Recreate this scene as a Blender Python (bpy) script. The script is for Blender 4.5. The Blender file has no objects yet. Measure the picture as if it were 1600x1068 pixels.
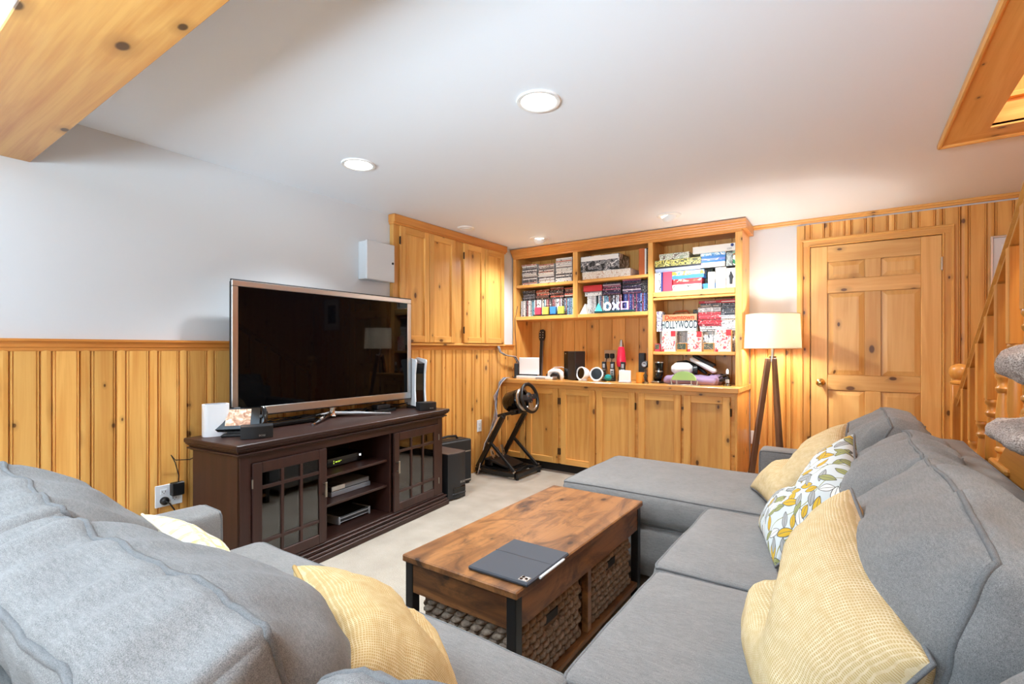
import bpy, bmesh, math, random
from mathutils import Vector as V, Matrix as Mx, noise
random.seed(7)
D = bpy.data
SC = bpy.context.scene
COL = SC.collection
PI = math.pi
R = math.radians

# ------------------------------------------------------------------ camera, world, exposure, lamps
cam_d = D.cameras.new('camera')
cam_d.lens = 36 * 768 / 1600
cam_d.sensor_width = 36
cam_d.shift_y = 11 / 1600
cam_d.clip_start = 0.03
cam = D.objects.new('camera', cam_d)
cam.location = (0, 0, 1.2)
cam.rotation_euler = (R(90), 0, R(34.6))
COL.objects.link(cam)
SC.camera = cam

wd = D.worlds.new('world')
SC.world = wd
wd.use_nodes = True
wd.node_tree.nodes['Background'].inputs[0].default_value = (0.85, 0.93, 1.0, 1)
wd.node_tree.nodes['Background'].inputs[1].default_value = 1.3

SC.view_settings.view_transform = 'Standard'
SC.view_settings.look = 'None'
SC.view_settings.gamma = 1
SC.view_settings.exposure = 0.86
SC.view_settings.use_curve_mapping = False
SC.cycles.max_bounces = 8
SC.cycles.diffuse_bounces = 5
SC.cycles.caustics_reflective = False
SC.cycles.caustics_refractive = False
SC.cycles.sample_clamp_indirect = 6


def lamp(kind, loc, energy, color=(1, .95, .88), size=.12, target=None, spot=None, blend=.5):
    l = D.lights.new(kind.lower() + '_lamp', kind)
    l.energy = energy
    l.color = color
    if kind == 'AREA':
        l.shape = 'DISK'
        l.size = size
    else:
        l.shadow_soft_size = size
    if kind == 'SPOT':
        l.spot_size = R(spot)
        l.spot_blend = blend
    o = D.objects.new(l.name, l)
    o.location = loc
    if target is not None:
        o.rotation_euler = (V(target) - V(loc)).to_track_quat('-Z', 'Y').to_euler()
    COL.objects.link(o)
    return o


CANS = [(-1.11, 1.81), (-2.35, 1.84), (-1.11, -.45), (-2.35, -.45)]
for cx, cy in CANS:
    lamp('SPOT', (cx, cy, 2.25), 86 if cy > 0 else 13, (.86, .94, 1), .06, (cx, cy, 0), 112, .8)
# eyeball downlights by the shelves, turned out into the room
lamp('SPOT', (-2.48, 4.02, 2.19), 46, (.92, .97, 1), .04, (-2.75, 3.85, .4), 140, 1)
lamp('SPOT', (-1.20, 3.91, 2.19), 58, (.92, .97, 1), .04, (-1.1, 3.7, .6), 165, .7)
# added fill spots behind the camera, unseen, aimed up to brighten the ceiling
lamp('SPOT', (-.55, -1.0, 1.35), 330, (.67, .86, 1), .2, (-.65, -.35, 2.3), 126, 1)
lamp('SPOT', (-1.9, -1.7, 1.4), 310, (.67, .86, 1), .2, (-1.8, -1.0, 2.3), 130, 1)
# stairwell light up the stairs
lamp('AREA', (1.1, 1.6, 4.3), 60, size=.4)

# ------------------------------------------------------------------ materials
def newmat(name):
    m = D.materials.new(name)
    m.use_nodes = True
    nt = m.node_tree
    return m, nt, nt.nodes['Principled BSDF']


def nd(nt, typ, ins=None, **props):
    n = nt.nodes.new(typ)
    for k, v in props.items():
        setattr(n, k, v)
    for k, v in (ins or {}).items():
        if isinstance(v, bpy.types.NodeSocket):
            nt.links.new(v, n.inputs[k])
        else:
            n.inputs[k].default_value = v
    return n


def col(c):
    """sRGB 0-255 triple -> linear rgba"""
    return tuple(((x / 255) / 12.92 if x / 255 <= .04045 else ((x / 255 + .055) / 1.055) ** 2.4) for x in c) + (1,)


def mix(nt, f, a, b, mode='MIX'):
    n = nt.nodes.new('ShaderNodeMix')
    n.data_type = 'RGBA'
    n.blend_type = mode
    for i, v in ((0, f), (6, a), (7, b)):
        if isinstance(v, bpy.types.NodeSocket):
            nt.links.new(v, n.inputs[i])
        else:
            n.inputs[i].default_value = v
    return n.outputs[2]


def ma(nt, op, a, b=0., c=0., clamp=False):
    n = nt.nodes.new('ShaderNodeMath')
    n.operation = op
    n.use_clamp = clamp
    for i, v in enumerate((a, b, c)):
        if isinstance(v, bpy.types.NodeSocket):
            nt.links.new(v, n.inputs[i])
        else:
            n.inputs[i].default_value = v
    return n.outputs[0]


def ramp(nt, f, stops, interp='LINEAR'):
    n = nd(nt, 'ShaderNodeValToRGB', {0: f})
    n.color_ramp.interpolation = interp
    e = n.color_ramp.elements
    while len(e) < len(stops):
        e.new(.5)
    for el, (p, c) in zip(e, stops):
        el.position = p
        el.color = c
    return n.outputs[0]


def bump(nt, b, h, strength=.3, dist=.002):
    n = nd(nt, 'ShaderNodeBump', {'Strength': strength, 'Distance': dist, 'Height': h})
    nt.links.new(n.outputs[0], b.inputs['Normal'])


def solid(name, c, rough=.5, metal=0., spec=.5, emit=None, es=0., coat=0.):
    m, nt, b = newmat(name)
    b.inputs['Base Color'].default_value = col(c)
    b.inputs['Roughness'].default_value = rough
    b.inputs['Metallic'].default_value = metal
    b.inputs['Specular IOR Level'].default_value = spec
    b.inputs['Coat Weight'].default_value = coat
    if emit:
        b.inputs['Emission Color'].default_value = col(emit)
        b.inputs['Emission Strength'].default_value = es
    return m


def objvec(nt, shuffle=True):
    tc = nd(nt, 'ShaderNodeTexCoord')
    if not shuffle:
        return tc.outputs['Object'], None
    oi = nd(nt, 'ShaderNodeObjectInfo')
    wn = nd(nt, 'ShaderNodeTexWhiteNoise', {'W': oi.outputs['Random']}, noise_dimensions='1D')
    sc = nd(nt, 'ShaderNodeVectorMath', {0: wn.outputs['Color'], 'Scale': 37.}, operation='SCALE')
    ad = nd(nt, 'ShaderNodeVectorMath', {0: tc.outputs['Object'], 1: sc.outputs[0]}, operation='ADD')
    return ad.outputs[0], oi.outputs['Random']


def wood(name, light, dark, axis=2, rough=.34, knots=True, knot_c=(78, 38, 16), var=.16, coat=.0, blotch=None, kscale=6.5, kthr=.5):
    m, nt, b = newmat(name)
    vec, rnd = objvec(nt)
    def scl(a, l):
        s = [a, a, a]
        s[axis] = l
        return nd(nt, 'ShaderNodeVectorMath', {0: vec, 1: s}, operation='MULTIPLY').outputs[0]
    g = nd(nt, 'ShaderNodeTexNoise', {'Vector': scl(13, .9), 'Scale': 1., 'Detail': 4., 'Roughness': .5, 'Distortion': 1.2})
    f = nd(nt, 'ShaderNodeTexNoise', {'Vector': scl(150, 4), 'Scale': 1., 'Detail': 2.})
    gv = ma(nt, 'ADD', g.outputs[0], ma(nt, 'MULTIPLY', ma(nt, 'SUBTRACT', f.outputs[0], .5), .25))
    c = ramp(nt, gv, [(.32, col(dark)), (.62, col(light))])
    if blotch:
        bn = nd(nt, 'ShaderNodeTexNoise', {'Vector': scl(9, 4.2), 'Scale': 1., 'Detail': 5., 'Roughness': .68, 'Distortion': 1.2})
        c = mix(nt, ramp(nt, bn.outputs[0], [(.46, (0, 0, 0, 1)), (.70, (1, 1, 1, 1))]), c, col(blotch))
    if knots:
        sx = nd(nt, 'ShaderNodeSeparateXYZ', {0: vec}).outputs
        o_ = [i for i in range(3) if i != axis]
        ac = ma(nt, 'ADD', sx[o_[0]], ma(nt, 'MULTIPLY', sx[o_[1]], 1.0))
        kv = nd(nt, 'ShaderNodeCombineXYZ', {0: ma(nt, 'MULTIPLY', ac, kscale), 1: ma(nt, 'MULTIPLY', sx[axis], kscale * .55)}).outputs[0]
        vo = nd(nt, 'ShaderNodeTexVoronoi', {'Vector': kv, 'Scale': 1., 'Randomness': 1.}, voronoi_dimensions='2D')
        sep = nd(nt, 'ShaderNodeSeparateColor', {0: vo.outputs['Color']})
        on = ma(nt, 'GREATER_THAN', sep.outputs[0], kthr)
        rad = ma(nt, 'MULTIPLY_ADD', sep.outputs[1], .07, .022)
        k = ma(nt, 'DIVIDE', vo.outputs['Distance'], rad)
        core = ma(nt, 'MULTIPLY', nd(nt, 'ShaderNodeMapRange', {0: k, 1: .75, 2: 1.15, 3: 1., 4: 0.}).outputs[0], on)
        halo = ma(nt, 'MULTIPLY', nd(nt, 'ShaderNodeMapRange', {0: k, 1: 1.0, 2: 3.2, 3: .45, 4: 0.}).outputs[0], on)
        c = mix(nt, halo, c, col(tuple(x * .72 for x in dark)))
        c = mix(nt, ma(nt, 'MULTIPLY', core, .85), c, col(knot_c))
    val = nd(nt, 'ShaderNodeMapRange', {0: rnd, 3: 1 - var, 4: 1 + var * .5}).outputs[0]
    hs = nd(nt, 'ShaderNodeHueSaturation', {'Value': val, 'Color': c})
    nt.links.new(hs.outputs[0], b.inputs['Base Color'])
    b.inputs['Roughness'].default_value = rough
    b.inputs['Coat Weight'].default_value = coat
    b.inputs['Coat Roughness'].default_value = .15
    bump(nt, b, gv, .08, .001)
    return m


PL, PD = (236, 180, 100), (218, 152, 74)
pine_z = wood('knotty_pine_upright', PL, PD, 2)
pine_x = wood('knotty_pine_lengthwise', PL, PD, 0)
pine_y = wood('knotty_pine_depthwise', PL, PD, 1)
pine_orange_x = wood('orange_pine_moulding', (220, 152, 76), (200, 124, 54), 0, knots=False, var=.04)
pine_orange_y = wood('orange_pine_moulding_depthwise', (216, 146, 72), (196, 122, 54), 1, knots=False, var=.04)
door_z = wood('door_pine_upright', (230, 182, 112), (216, 160, 88), 2, kscale=5)
door_x = wood('door_pine_lengthwise', (230, 182, 112), (216, 160, 88), 0, kscale=5)
oak_z = wood('honey_oak_upright', (206, 144, 66), (178, 112, 42), 2, knots=False)
oak_y = wood('honey_oak_lengthwise', (206, 144, 66), (178, 112, 42), 1, knots=False)
espresso_x = wood('espresso_stain', (54, 29, 22), (42, 21, 16), 0, rough=.42, knots=False, var=.03)
espresso_z = wood('espresso_stain_upright', (58, 30, 23), (44, 22, 17), 2, rough=.46, knots=False, var=.03)
rustic_y = wood('rustic_brown_wood', (152, 102, 58), (106, 66, 36), 1, rough=.36, knot_c=(40, 24, 16), var=.03, blotch=(70, 42, 26), kscale=7)
rustic_x = wood('rustic_brown_wood_across', (128, 82, 44), (82, 48, 26), 0, rough=.35, knot_c=(30, 18, 12), var=.03, blotch=(52, 32, 22), kscale=6)
lampleg_z = wood('grey_walnut', (128, 96, 74), (88, 62, 46), 2, knots=False)


def fabric(name, a, b_, scale=900., sheen=.08, bs=.25, streak=.25):
    m, nt, b = newmat(name)
    vec, rnd = objvec(nt)
    n1 = nd(nt, 'ShaderNodeTexNoise', {'Vector': vec, 'Scale': scale, 'Detail': 2.})
    st = nd(nt, 'ShaderNodeVectorMath', {0: vec, 1: (40., 260., 260.)}, operation='MULTIPLY')
    n2 = nd(nt, 'ShaderNodeTexNoise', {'Vector': st.outputs[0], 'Scale': 1., 'Detail': 2.})
    n3 = nd(nt, 'ShaderNodeTexNoise', {'Vector': vec, 'Scale': 9., 'Detail': 3.})
    f = ma(nt, 'ADD', ma(nt, 'MULTIPLY', n1.outputs[0], 1 - streak), ma(nt, 'MULTIPLY', n2.outputs[0], streak))
    f = ma(nt, 'ADD', f, ma(nt, 'MULTIPLY', ma(nt, 'SUBTRACT', n3.outputs[0], .5), .12))
    c = ramp(nt, f, [(.34, col(a)), (.66, col(b_))])
    nt.links.new(c, b.inputs['Base Color'])
    b.inputs['Roughness'].default_value = .95
    b.inputs['Specular IOR Level'].default_value = .15
    b.inputs['Sheen Weight'].default_value = sheen
    b.inputs['Sheen Roughness'].default_value = .5
    bump(nt, b, f, bs, .0015)
    return m


sofa_fab = fabric('grey_sofa_weave', (100, 99, 98), (146, 143, 140))
sofa_pipe = fabric('grey_sofa_piping', (92, 92, 92), (126, 125, 124))
cat_fab = fabric('grey_tan_plush_carpet', (128, 112, 104), (206, 192, 182), 260., bs=1.0, streak=0)


def check_mat(name, base, line, n=84):
    m, nt, b = newmat(name)
    uv = nd(nt, 'ShaderNodeUVMap')
    wob = nd(nt, 'ShaderNodeTexNoise', {'Vector': uv.outputs[0], 'Scale': 14., 'Detail': 2.})
    wv = nd(nt, 'ShaderNodeVectorMath', {0: uv.outputs[0], 1: nd(nt, 'ShaderNodeVectorMath', {0: wob.outputs['Color'], 'Scale': .012}, operation='SCALE').outputs[0]}, operation='ADD')
    s = nd(nt, 'ShaderNodeSeparateXYZ', {0: wv.outputs[0]})
    a = ma(nt, 'SINE', ma(nt, 'MULTIPLY', s.outputs[0], n * 2 * PI))
    c = ma(nt, 'SINE', ma(nt, 'MULTIPLY', s.outputs[1], n * 2 * PI))
    g = ma(nt, 'MAXIMUM', ma(nt, 'GREATER_THAN', a, .45), ma(nt, 'GREATER_THAN', c, .45))
    nz = nd(nt, 'ShaderNodeTexNoise', {'Vector': uv.outputs[0], 'Scale': 20., 'Detail': 3.})
    f = ma(nt, 'MULTIPLY', g, nd(nt, 'ShaderNodeMapRange', {0: nz.outputs[0], 1: .3, 2: .7, 3: .35, 4: 1.}).outputs[0])
    nt.links.new(mix(nt, f, col(base), col(line)), b.inputs['Base Color'])
    b.inputs['Roughness'].default_value = .95
    b.inputs['Specular IOR Level'].default_value = .1
    bump(nt, b, ma(nt, 'ADD', a, c), .25, .001)
    return m


check_y = check_mat('yellow_check_weave', (194, 166, 116), (226, 208, 172))
check_dark = check_mat('yellow_check_weave_back', (186, 152, 98), (220, 198, 154))


def floral_mat(name):
    m, nt, b = newmat(name)
    uv = nd(nt, 'ShaderNodeUVMap').outputs[0]
    c = col((198, 204, 204))
    def layer(c, n, off, la, wi, thr, cols):
        p = nd(nt, 'ShaderNodeVectorMath', {0: nd(nt, 'ShaderNodeVectorMath', {0: uv, 'Scale': float(n)}, operation='SCALE').outputs[0], 1: off}, operation='ADD').outputs[0]
        cell = nd(nt, 'ShaderNodeVectorMath', {0: p}, operation='FLOOR').outputs[0]
        loc = nd(nt, 'ShaderNodeVectorMath', {0: nd(nt, 'ShaderNodeVectorMath', {0: p}, operation='FRACTION').outputs[0], 1: (.5, .5, 0)}, operation='SUBTRACT').outputs[0]
        wn = nd(nt, 'ShaderNodeTexWhiteNoise', {'Vector': cell}, noise_dimensions='2D')
        sc = nd(nt, 'ShaderNodeSeparateColor', {0: wn.outputs['Color']})
        side = ma(nt, 'GREATER_THAN', sc.outputs[0], .5)
        ang = ma(nt, 'MULTIPLY_ADD', side, 1.7, ma(nt, 'MULTIPLY_ADD', sc.outputs[1], .6, .35))
        rot = nd(nt, 'ShaderNodeVectorRotate', {'Vector': loc, 'Angle': ang}, rotation_type='Z_AXIS').outputs[0]
        s = nd(nt, 'ShaderNodeSeparateXYZ', {0: rot})
        ax = ma(nt, 'ABSOLUTE', s.outputs[0])
        yy = ma(nt, 'DIVIDE', s.outputs[1], la)
        w = ma(nt, 'MULTIPLY', ma(nt, 'SUBTRACT', 1., ma(nt, 'MULTIPLY', yy, yy)), wi)
        leaf = ma(nt, 'LESS_THAN', ax, w)
        edge = ma(nt, 'LESS_THAN', ma(nt, 'ABSOLUTE', ma(nt, 'SUBTRACT', ax, w)), .018)
        inside = ma(nt, 'LESS_THAN', ma(nt, 'ABSOLUTE', yy), 1.0)
        rib = ma(nt, 'MULTIPLY', ma(nt, 'LESS_THAN', ax, .012), leaf)
        on = ma(nt, 'MULTIPLY', ma(nt, 'GREATER_THAN', sc.outputs[2], thr), inside)
        lc = ramp(nt, wn.outputs['Value'], [(i / len(cols), col(k)) for i, k in enumerate(cols)], 'CONSTANT')
        c = mix(nt, ma(nt, 'MULTIPLY', leaf, on), c, lc)
        return mix(nt, ma(nt, 'MULTIPLY', ma(nt, 'MAXIMUM', edge, rib), on), c, col((92, 92, 88)))
    # stems
    s = nd(nt, 'ShaderNodeSeparateXYZ', {0: uv})
    wv = ma(nt, 'SINE', ma(nt, 'MULTIPLY_ADD', s.outputs[0], 5 * PI, ma(nt, 'MULTIPLY', ma(nt, 'SINE', ma(nt, 'MULTIPLY', s.outputs[1], 9.)), .7)))
    stem = ma(nt, 'LESS_THAN', ma(nt, 'ABSOLUTE', wv), .06)
    c = mix(nt, stem, c, col((140, 138, 84)))
    Y, G, K, W = (204, 164, 46), (150, 152, 96), (160, 160, 158), (222, 222, 216)
    c = layer(c, 6.4, (.2, .4, 0), .48, .19, .12, [Y, W, G, K, Y, G])
    c = layer(c, 5.3, (.65, .1, 0), .48, .19, .3, [G, Y, K, W, Y])
    c = layer(c, 7.1, (.15, .75, 0), .46, .18, .55, [Y, G, K, Y])
    nt.links.new(c, b.inputs['Base Color'])
    b.inputs['Roughness'].default_value = .95
    return m


floral = floral_mat('leaf_print_cotton')


def carpet_mat():
    m, nt, b = newmat('beige_carpet')
    vec, _ = objvec(nt, False)
    n1 = nd(nt, 'ShaderNodeTexNoise', {'Vector': vec, 'Scale': 220., 'Detail': 3.})
    n2 = nd(nt, 'ShaderNodeTexNoise', {'Vector': vec, 'Scale': 5., 'Detail': 4.})
    f = ma(nt, 'ADD', ma(nt, 'MULTIPLY', n1.outputs[0], .6), ma(nt, 'MULTIPLY', n2.outputs[0], .4))
    nt.links.new(ramp(nt, f, [(.35, col((150, 138, 122))), (.65, col((188, 177, 162)))]), b.inputs['Base Color'])
    b.inputs['Roughness'].default_value = 1
    b.inputs['Specular IOR Level'].default_value = .05
    b.inputs['Sheen Weight'].default_value = .2
    bump(nt, b, f, .8, .006)
    return m


carpet = carpet_mat()


def paint_mat(name, c):
    m, nt, b = newmat(name)
    vec, _ = objvec(nt, False)
    n1 = nd(nt, 'ShaderNodeTexNoise', {'Vector': vec, 'Scale': 160., 'Detail': 2.})
    b.inputs['Base Color'].default_value = col(c)
    b.inputs['Roughness'].default_value = .7
    b.inputs['Specular IOR Level'].default_value = .25
    bump(nt, b, n1.outputs[0], .05, .001)
    return m


wall_paint = paint_mat('pale_grey_wall_paint', (212, 215, 218))
ceil_paint = paint_mat('white_ceiling_paint', (236, 240, 246))

black = solid('black_plastic', (20, 20, 22), .42)
black_gloss = solid('gloss_black', (9, 9, 10), .08)
black_metal = solid('black_powder_coat', (16, 16, 17), .38, spec=.6)
screen = solid('dark_tv_glass', (3, 3, 4), .03, spec=.15)
dark_cloth = solid('speaker_cloth', (24, 25, 27), .8)
charcoal = solid('charcoal_plastic', (30, 32, 35), .5)
silver = solid('brushed_silver', (198, 196, 194), .28, 1.)
chrome = solid('chrome', (226, 226, 226), .08, 1.)
nickel = solid('satin_nickel', (176, 168, 156), .28, 1.)
brass = solid('polished_brass', (226, 196, 130), .16, 1.)
white_pl = solid('white_plastic', (232, 236, 240), .35)
white_matt = solid('white_matt', (236, 235, 232), .7)
grey_pl = solid('grey_plastic', (150, 154, 160), .45)
panel_grey = solid('electrical_panel_paint', (206, 210, 214), .5)
red_c = solid('red_print', (196, 44, 52), .45)
pink_c = solid('pink_red_card', (214, 62, 88), .5)
blue_c = solid('blue_print', (54, 128, 200), .45)
teal = solid('teal_glaze', (28, 140, 140), .25)
orange_c = solid('orange_glass', (232, 150, 50), .3)
yellow_c = solid('yellow_print', (236, 214, 88), .45)
lilac = solid('lilac_cloth', (150, 128, 160), .8)
mossgreen = solid('pale_green_leaf', (158, 196, 120), .6)
cream = solid('cream_card', (226, 216, 194), .6)
paper = solid('white_paper', (242, 241, 236), .7)
mount = solid('pale_mount_board', (226, 226, 226), .7)
cardboard = solid('orange_brown_card', (196, 100, 46), .6)
navy = solid('navy_print', (44, 60, 130), .5)
lens_glow = solid('lit_lamp_lens', (255, 255, 255), .5, emit=(255, 247, 235), es=9.)
bulb_glow = solid('lit_bulb', (255, 250, 240), .5, emit=(255, 240, 214), es=14.)
lava_red = solid('red_lava_liquid', (214, 40, 70), .15)
foil = solid('silver_base', (190, 188, 186), .25, 1.)
dark_in = solid('dark_interior', (16, 10, 9), .6)
dark_brown = solid('dark_brown_board', (30, 20, 15), .7)  # very dark brown board, used for the toe kick
wicker_a = fabric('brown_seagrass', (112, 94, 80), (160, 140, 122), 60., 0., .2, .4)


def glass_mat(name, tint=(.85, .9, .88, 1), rough=.02, ior=1.5):
    m, nt, b = newmat(name)
    nt.nodes.remove(b)
    out = [n for n in nt.nodes if n.type == 'OUTPUT_MATERIAL'][0]
    tr = nd(nt, 'ShaderNodeBsdfTransparent', {0: tint})
    gl = nd(nt, 'ShaderNodeBsdfGlossy', {0: (1, 1, 1, 1), 'Roughness': rough})
    fr = nd(nt, 'ShaderNodeFresnel', {0: ior})
    ms = nd(nt, 'ShaderNodeMixShader', {0: fr.outputs[0], 1: tr.outputs[0], 2: gl.outputs[0]})
    nt.links.new(ms.outputs[0], out.inputs[0])
    return m


pane_glass = glass_mat('cabinet_glass', (.55, .6, .58, 1), ior=1.9)
clear_glass = glass_mat('clear_glass')


def shade_mat():
    m, nt, b = newmat('linen_lamp_shade')
    nt.nodes.remove(b)
    out = [n for n in nt.nodes if n.type == 'OUTPUT_MATERIAL'][0]
    df = nd(nt, 'ShaderNodeBsdfDiffuse', {0: col((245, 240, 230))})
    tl = nd(nt, 'ShaderNodeBsdfTranslucent', {0: col((250, 243, 230))})
    ms = nd(nt, 'ShaderNodeMixShader', {0: .45, 1: df.outputs[0], 2: tl.outputs[0]})
    nt.links.new(ms.outputs[0], out.inputs[0])
    return m


shade_m = shade_mat()


def spine_mat(name, cols):
    """a printed paper insert: colour by object, with rows of small dark and light print"""
    m, nt, b = newmat(name)
    vec, rnd = objvec(nt)
    c = ramp(nt, rnd, [(i / len(cols), col(k)) for i, k in enumerate(cols)], 'CONSTANT')
    n1 = nd(nt, 'ShaderNodeTexNoise', {'Vector': vec, 'Scale': 95., 'Detail': 1.})
    n2 = nd(nt, 'ShaderNodeTexNoise', {'Vector': vec, 'Scale': 60., 'Detail': 1.})
    c = mix(nt, ma(nt, 'GREATER_THAN', n1.outputs[0], .66), c, col((240, 238, 232)))
    c = mix(nt, ma(nt, 'GREATER_THAN', n2.outputs[0], .64), c, col((34, 32, 36)))
    nt.links.new(c, b.inputs['Base Color'])
    b.inputs['Roughness'].default_value = .3
    return m


def print_mat(name, cols, scale=22., stretch=(1, 1, 1)):
    """a busy printed picture: patches of colour"""
    m, nt, b = newmat(name)
    vec, rnd = objvec(nt)
    st = nd(nt, 'ShaderNodeVectorMath', {0: vec, 1: stretch}, operation='MULTIPLY').outputs[0]
    n1 = nd(nt, 'ShaderNodeTexNoise', {'Vector': st, 'Scale': scale, 'Detail': 2., 'Distortion': 1.2})
    k = len(cols)
    c = ramp(nt, n1.outputs[0], [(.34 + .34 * i / k, col(x)) for i, x in enumerate(cols)], 'CONSTANT')
    nt.links.new(c, b.inputs['Base Color'])
    b.inputs['Roughness'].default_value = .35
    return m


# ------------------------------------------------------------------ mesh helpers
class B:
    def __init__(s):
        s.bm = bmesh.new()
        s.uv = None

    def add(s, vs, fs, mi=0, M=None):
        bv = [s.bm.verts.new(M @ V(v) if M else v) for v in vs]
        for f in fs:
            try:
                q = s.bm.faces.new([bv[i] for i in f])
                q.material_index = mi
            except ValueError:
                pass
        return s

    def box(s, x0, y0, z0, x1, y1, z1, b=0., mi=0, M=None):
        x0, x1 = min(x0, x1), max(x0, x1)
        y0, y1 = min(y0, y1), max(y0, y1)
        z0, z1 = min(z0, z1), max(z0, z1)
        c = V(((x0 + x1) / 2, (y0 + y1) / 2, (z0 + z1) / 2))
        h = ((x1 - x0) / 2, (y1 - y0) / 2, (z1 - z0) / 2)
        sg = [(a, bb, cc) for a in (-1, 1) for bb in (-1, 1) for cc in (-1, 1)]
        if b <= 0:
            vs = [(c.x + a * h[0], c.y + bb * h[1], c.z + cc * h[2]) for a, bb, cc in sg]
            fs = [(0, 1, 3, 2), (4, 6, 7, 5), (0, 4, 5, 1), (2, 3, 7, 6), (0, 2, 6, 4), (1, 5, 7, 3)]
            return s.add(vs, fs, mi, M)
        b = min(b, min(h) * .9)
        vs, ix = [], {}
        for g in sg:
            for ax in range(3):
                p = [g[i] * (h[i] if i == ax else h[i] - b) for i in range(3)]
                ix[g, ax] = len(vs)
                vs.append((c.x + p[0], c.y + p[1], c.z + p[2]))
        fs = []
        for ax in range(3):
            o = [i for i in range(3) if i != ax]
            for sn in (-1, 1):
                q = []
                for a, bb in ((-1, -1), (1, -1), (1, 1), (-1, 1)):
                    g = [0, 0, 0]
                    g[ax] = sn
                    g[o[0]] = a
                    g[o[1]] = bb
                    q.append(ix[tuple(g), ax])
                fs.append(q)
            for a in (-1, 1):
                for bb in (-1, 1):
                    g = [0, 0, 0]
                    g[o[0]] = a
                    g[o[1]] = bb
                    lo, hi = list(g), list(g)
                    lo[ax], hi[ax] = -1, 1
                    lo, hi = tuple(lo), tuple(hi)
                    fs.append((ix[lo, o[0]], ix[lo, o[1]], ix[hi, o[1]], ix[hi, o[0]]))
        for g in sg:
            fs.append((ix[g, 0], ix[g, 1], ix[g, 2]))
        return s.add(vs, fs, mi, M)

    def tube(s, pts, r, n=8, closed=False, mi=0, M=None):
        pts = [V(p) for p in pts]
        m = len(pts)
        rs = r if isinstance(r, (list, tuple)) else [r] * m
        vs, fs = [], []
        up = None
        for i, p in enumerate(pts):
            if closed:
                t = pts[(i + 1) % m] - pts[i - 1]
            else:
                t = pts[min(i + 1, m - 1)] - pts[max(i - 1, 0)]
            t = t.normalized() if t.length > 1e-9 else V((0, 0, 1))
            if up is None:
                up = V((0, 0, 1)) if abs(t.z) < .9 else V((1, 0, 0))
            a = up - t * up.dot(t)
            if a.length < 1e-6:
                a = t.orthogonal()
            a.normalize()
            up = a
            c = t.cross(a)
            for k in range(n):
                an = 2 * PI * k / n
                vs.append(p + (a * math.cos(an) + c * math.sin(an)) * rs[i])
        for i in range(m if closed else m - 1):
            j = (i + 1) % m
            for k in range(n):
                l = (k + 1) % n
                fs.append((i * n + k, i * n + l, j * n + l, j * n + k))
        if not closed:
            fs.append(tuple(range(n))[::-1])
            fs.append(tuple((m - 1) * n + k for k in range(n)))
        return s.add(vs, fs, mi, M)

    def cyl(s, p0, p1, r, n=16, mi=0, r1=None, M=None):
        return s.tube([p0, p1], [r, r if r1 is None else r1], n, False, mi, M)

    def lathe(s, prof, n=20, M=None, mi=0, cap=True):
        vs, fs = [], []
        for r, z in prof:
            for k in range(n):
                a = 2 * PI * k / n
                vs.append((r * math.cos(a), r * math.sin(a), z))
        for i in range(len(prof) - 1):
            for k in range(n):
                l = (k + 1) % n
                fs.append((i * n + k, i * n + l, (i + 1) * n + l, (i + 1) * n + k))
        if cap:
            fs.append(tuple(range(n))[::-1])
            fs.append(tuple((len(prof) - 1) * n + k for k in range(n)))
        return s.add(vs, fs, mi, M)

    def prism(s, poly, z0, z1, M=None, mi=0):
        n = len(poly)
        vs = [(x, y, z0) for x, y in poly] + [(x, y, z1) for x, y in poly]
        fs = [tuple(range(n))[::-1], tuple(range(n, 2 * n))]
        fs += [(i, (i + 1) % n, n + (i + 1) % n, n + i) for i in range(n)]
        return s.add(vs, fs, mi, M)

    def bar(s, p0, p1, w, h, up=(0, 0, 1), b=.003, mi=0):
        """rectangular bar from p0 to p1"""
        p0, p1 = V(p0), V(p1)
        t = (p1 - p0)
        L = t.length
        t.normalize()
        u = V(up) - t * V(up).dot(t)
        if u.length < 1e-5:
            u = t.orthogonal()
        u.normalize()
        c = u.cross(t)
        M = Mx((t, c, u)).transposed().to_4x4()
        M.translation = p0
        return s.box(0, -w / 2, -h / 2, L, w / 2, h / 2, b, mi, M)


def mesh_of(name, b, mats, smooth=True, ang=38):
    bmesh.ops.recalc_face_normals(b.bm, faces=b.bm.faces[:])
    me = D.meshes.new(name)
    b.bm.to_mesh(me)
    b.bm.free()
    for m in (mats if isinstance(mats, (list, tuple)) else [mats]):
        me.materials.append(m)
    if smooth:
        me.polygons.foreach_set('use_smooth', [True] * len(me.polygons))
        me.set_sharp_from_angle(angle=R(ang))
    return me


def obj(name, b, mats, parent=None, loc=None, rot=None, smooth=True, label=None, ang=38):
    me = b if isinstance(b, bpy.types.Mesh) else mesh_of(name, b, mats, smooth, ang)
    o = D.objects.new(name, me)
    if loc is not None:
        o.location = loc
    if rot is not None:
        o.rotation_euler = rot
    if parent is not None:
        o.parent = parent
    COL.objects.link(o)
    if label:
        o['label'] = label
    return o


def tag(o, label, cat, group=None):
    o['label'] = label
    o['category'] = cat
    if group:
        o['group'] = group
    return o


def thing(name, label, cat, loc=(0, 0, 0), rotz=0., group=None, rot=None):
    o = D.objects.new(name, None)
    o.empty_display_size = .05
    o.location = loc
    o.rotation_euler = rot or (0, 0, rotz)
    COL.objects.link(o)
    return tag(o, label, cat, group)


def struct(name, b, mats, **k):
    o = obj(name, b, mats, **k)
    if o.parent is None:
        o['kind'] = 'structure'
    return o


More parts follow.
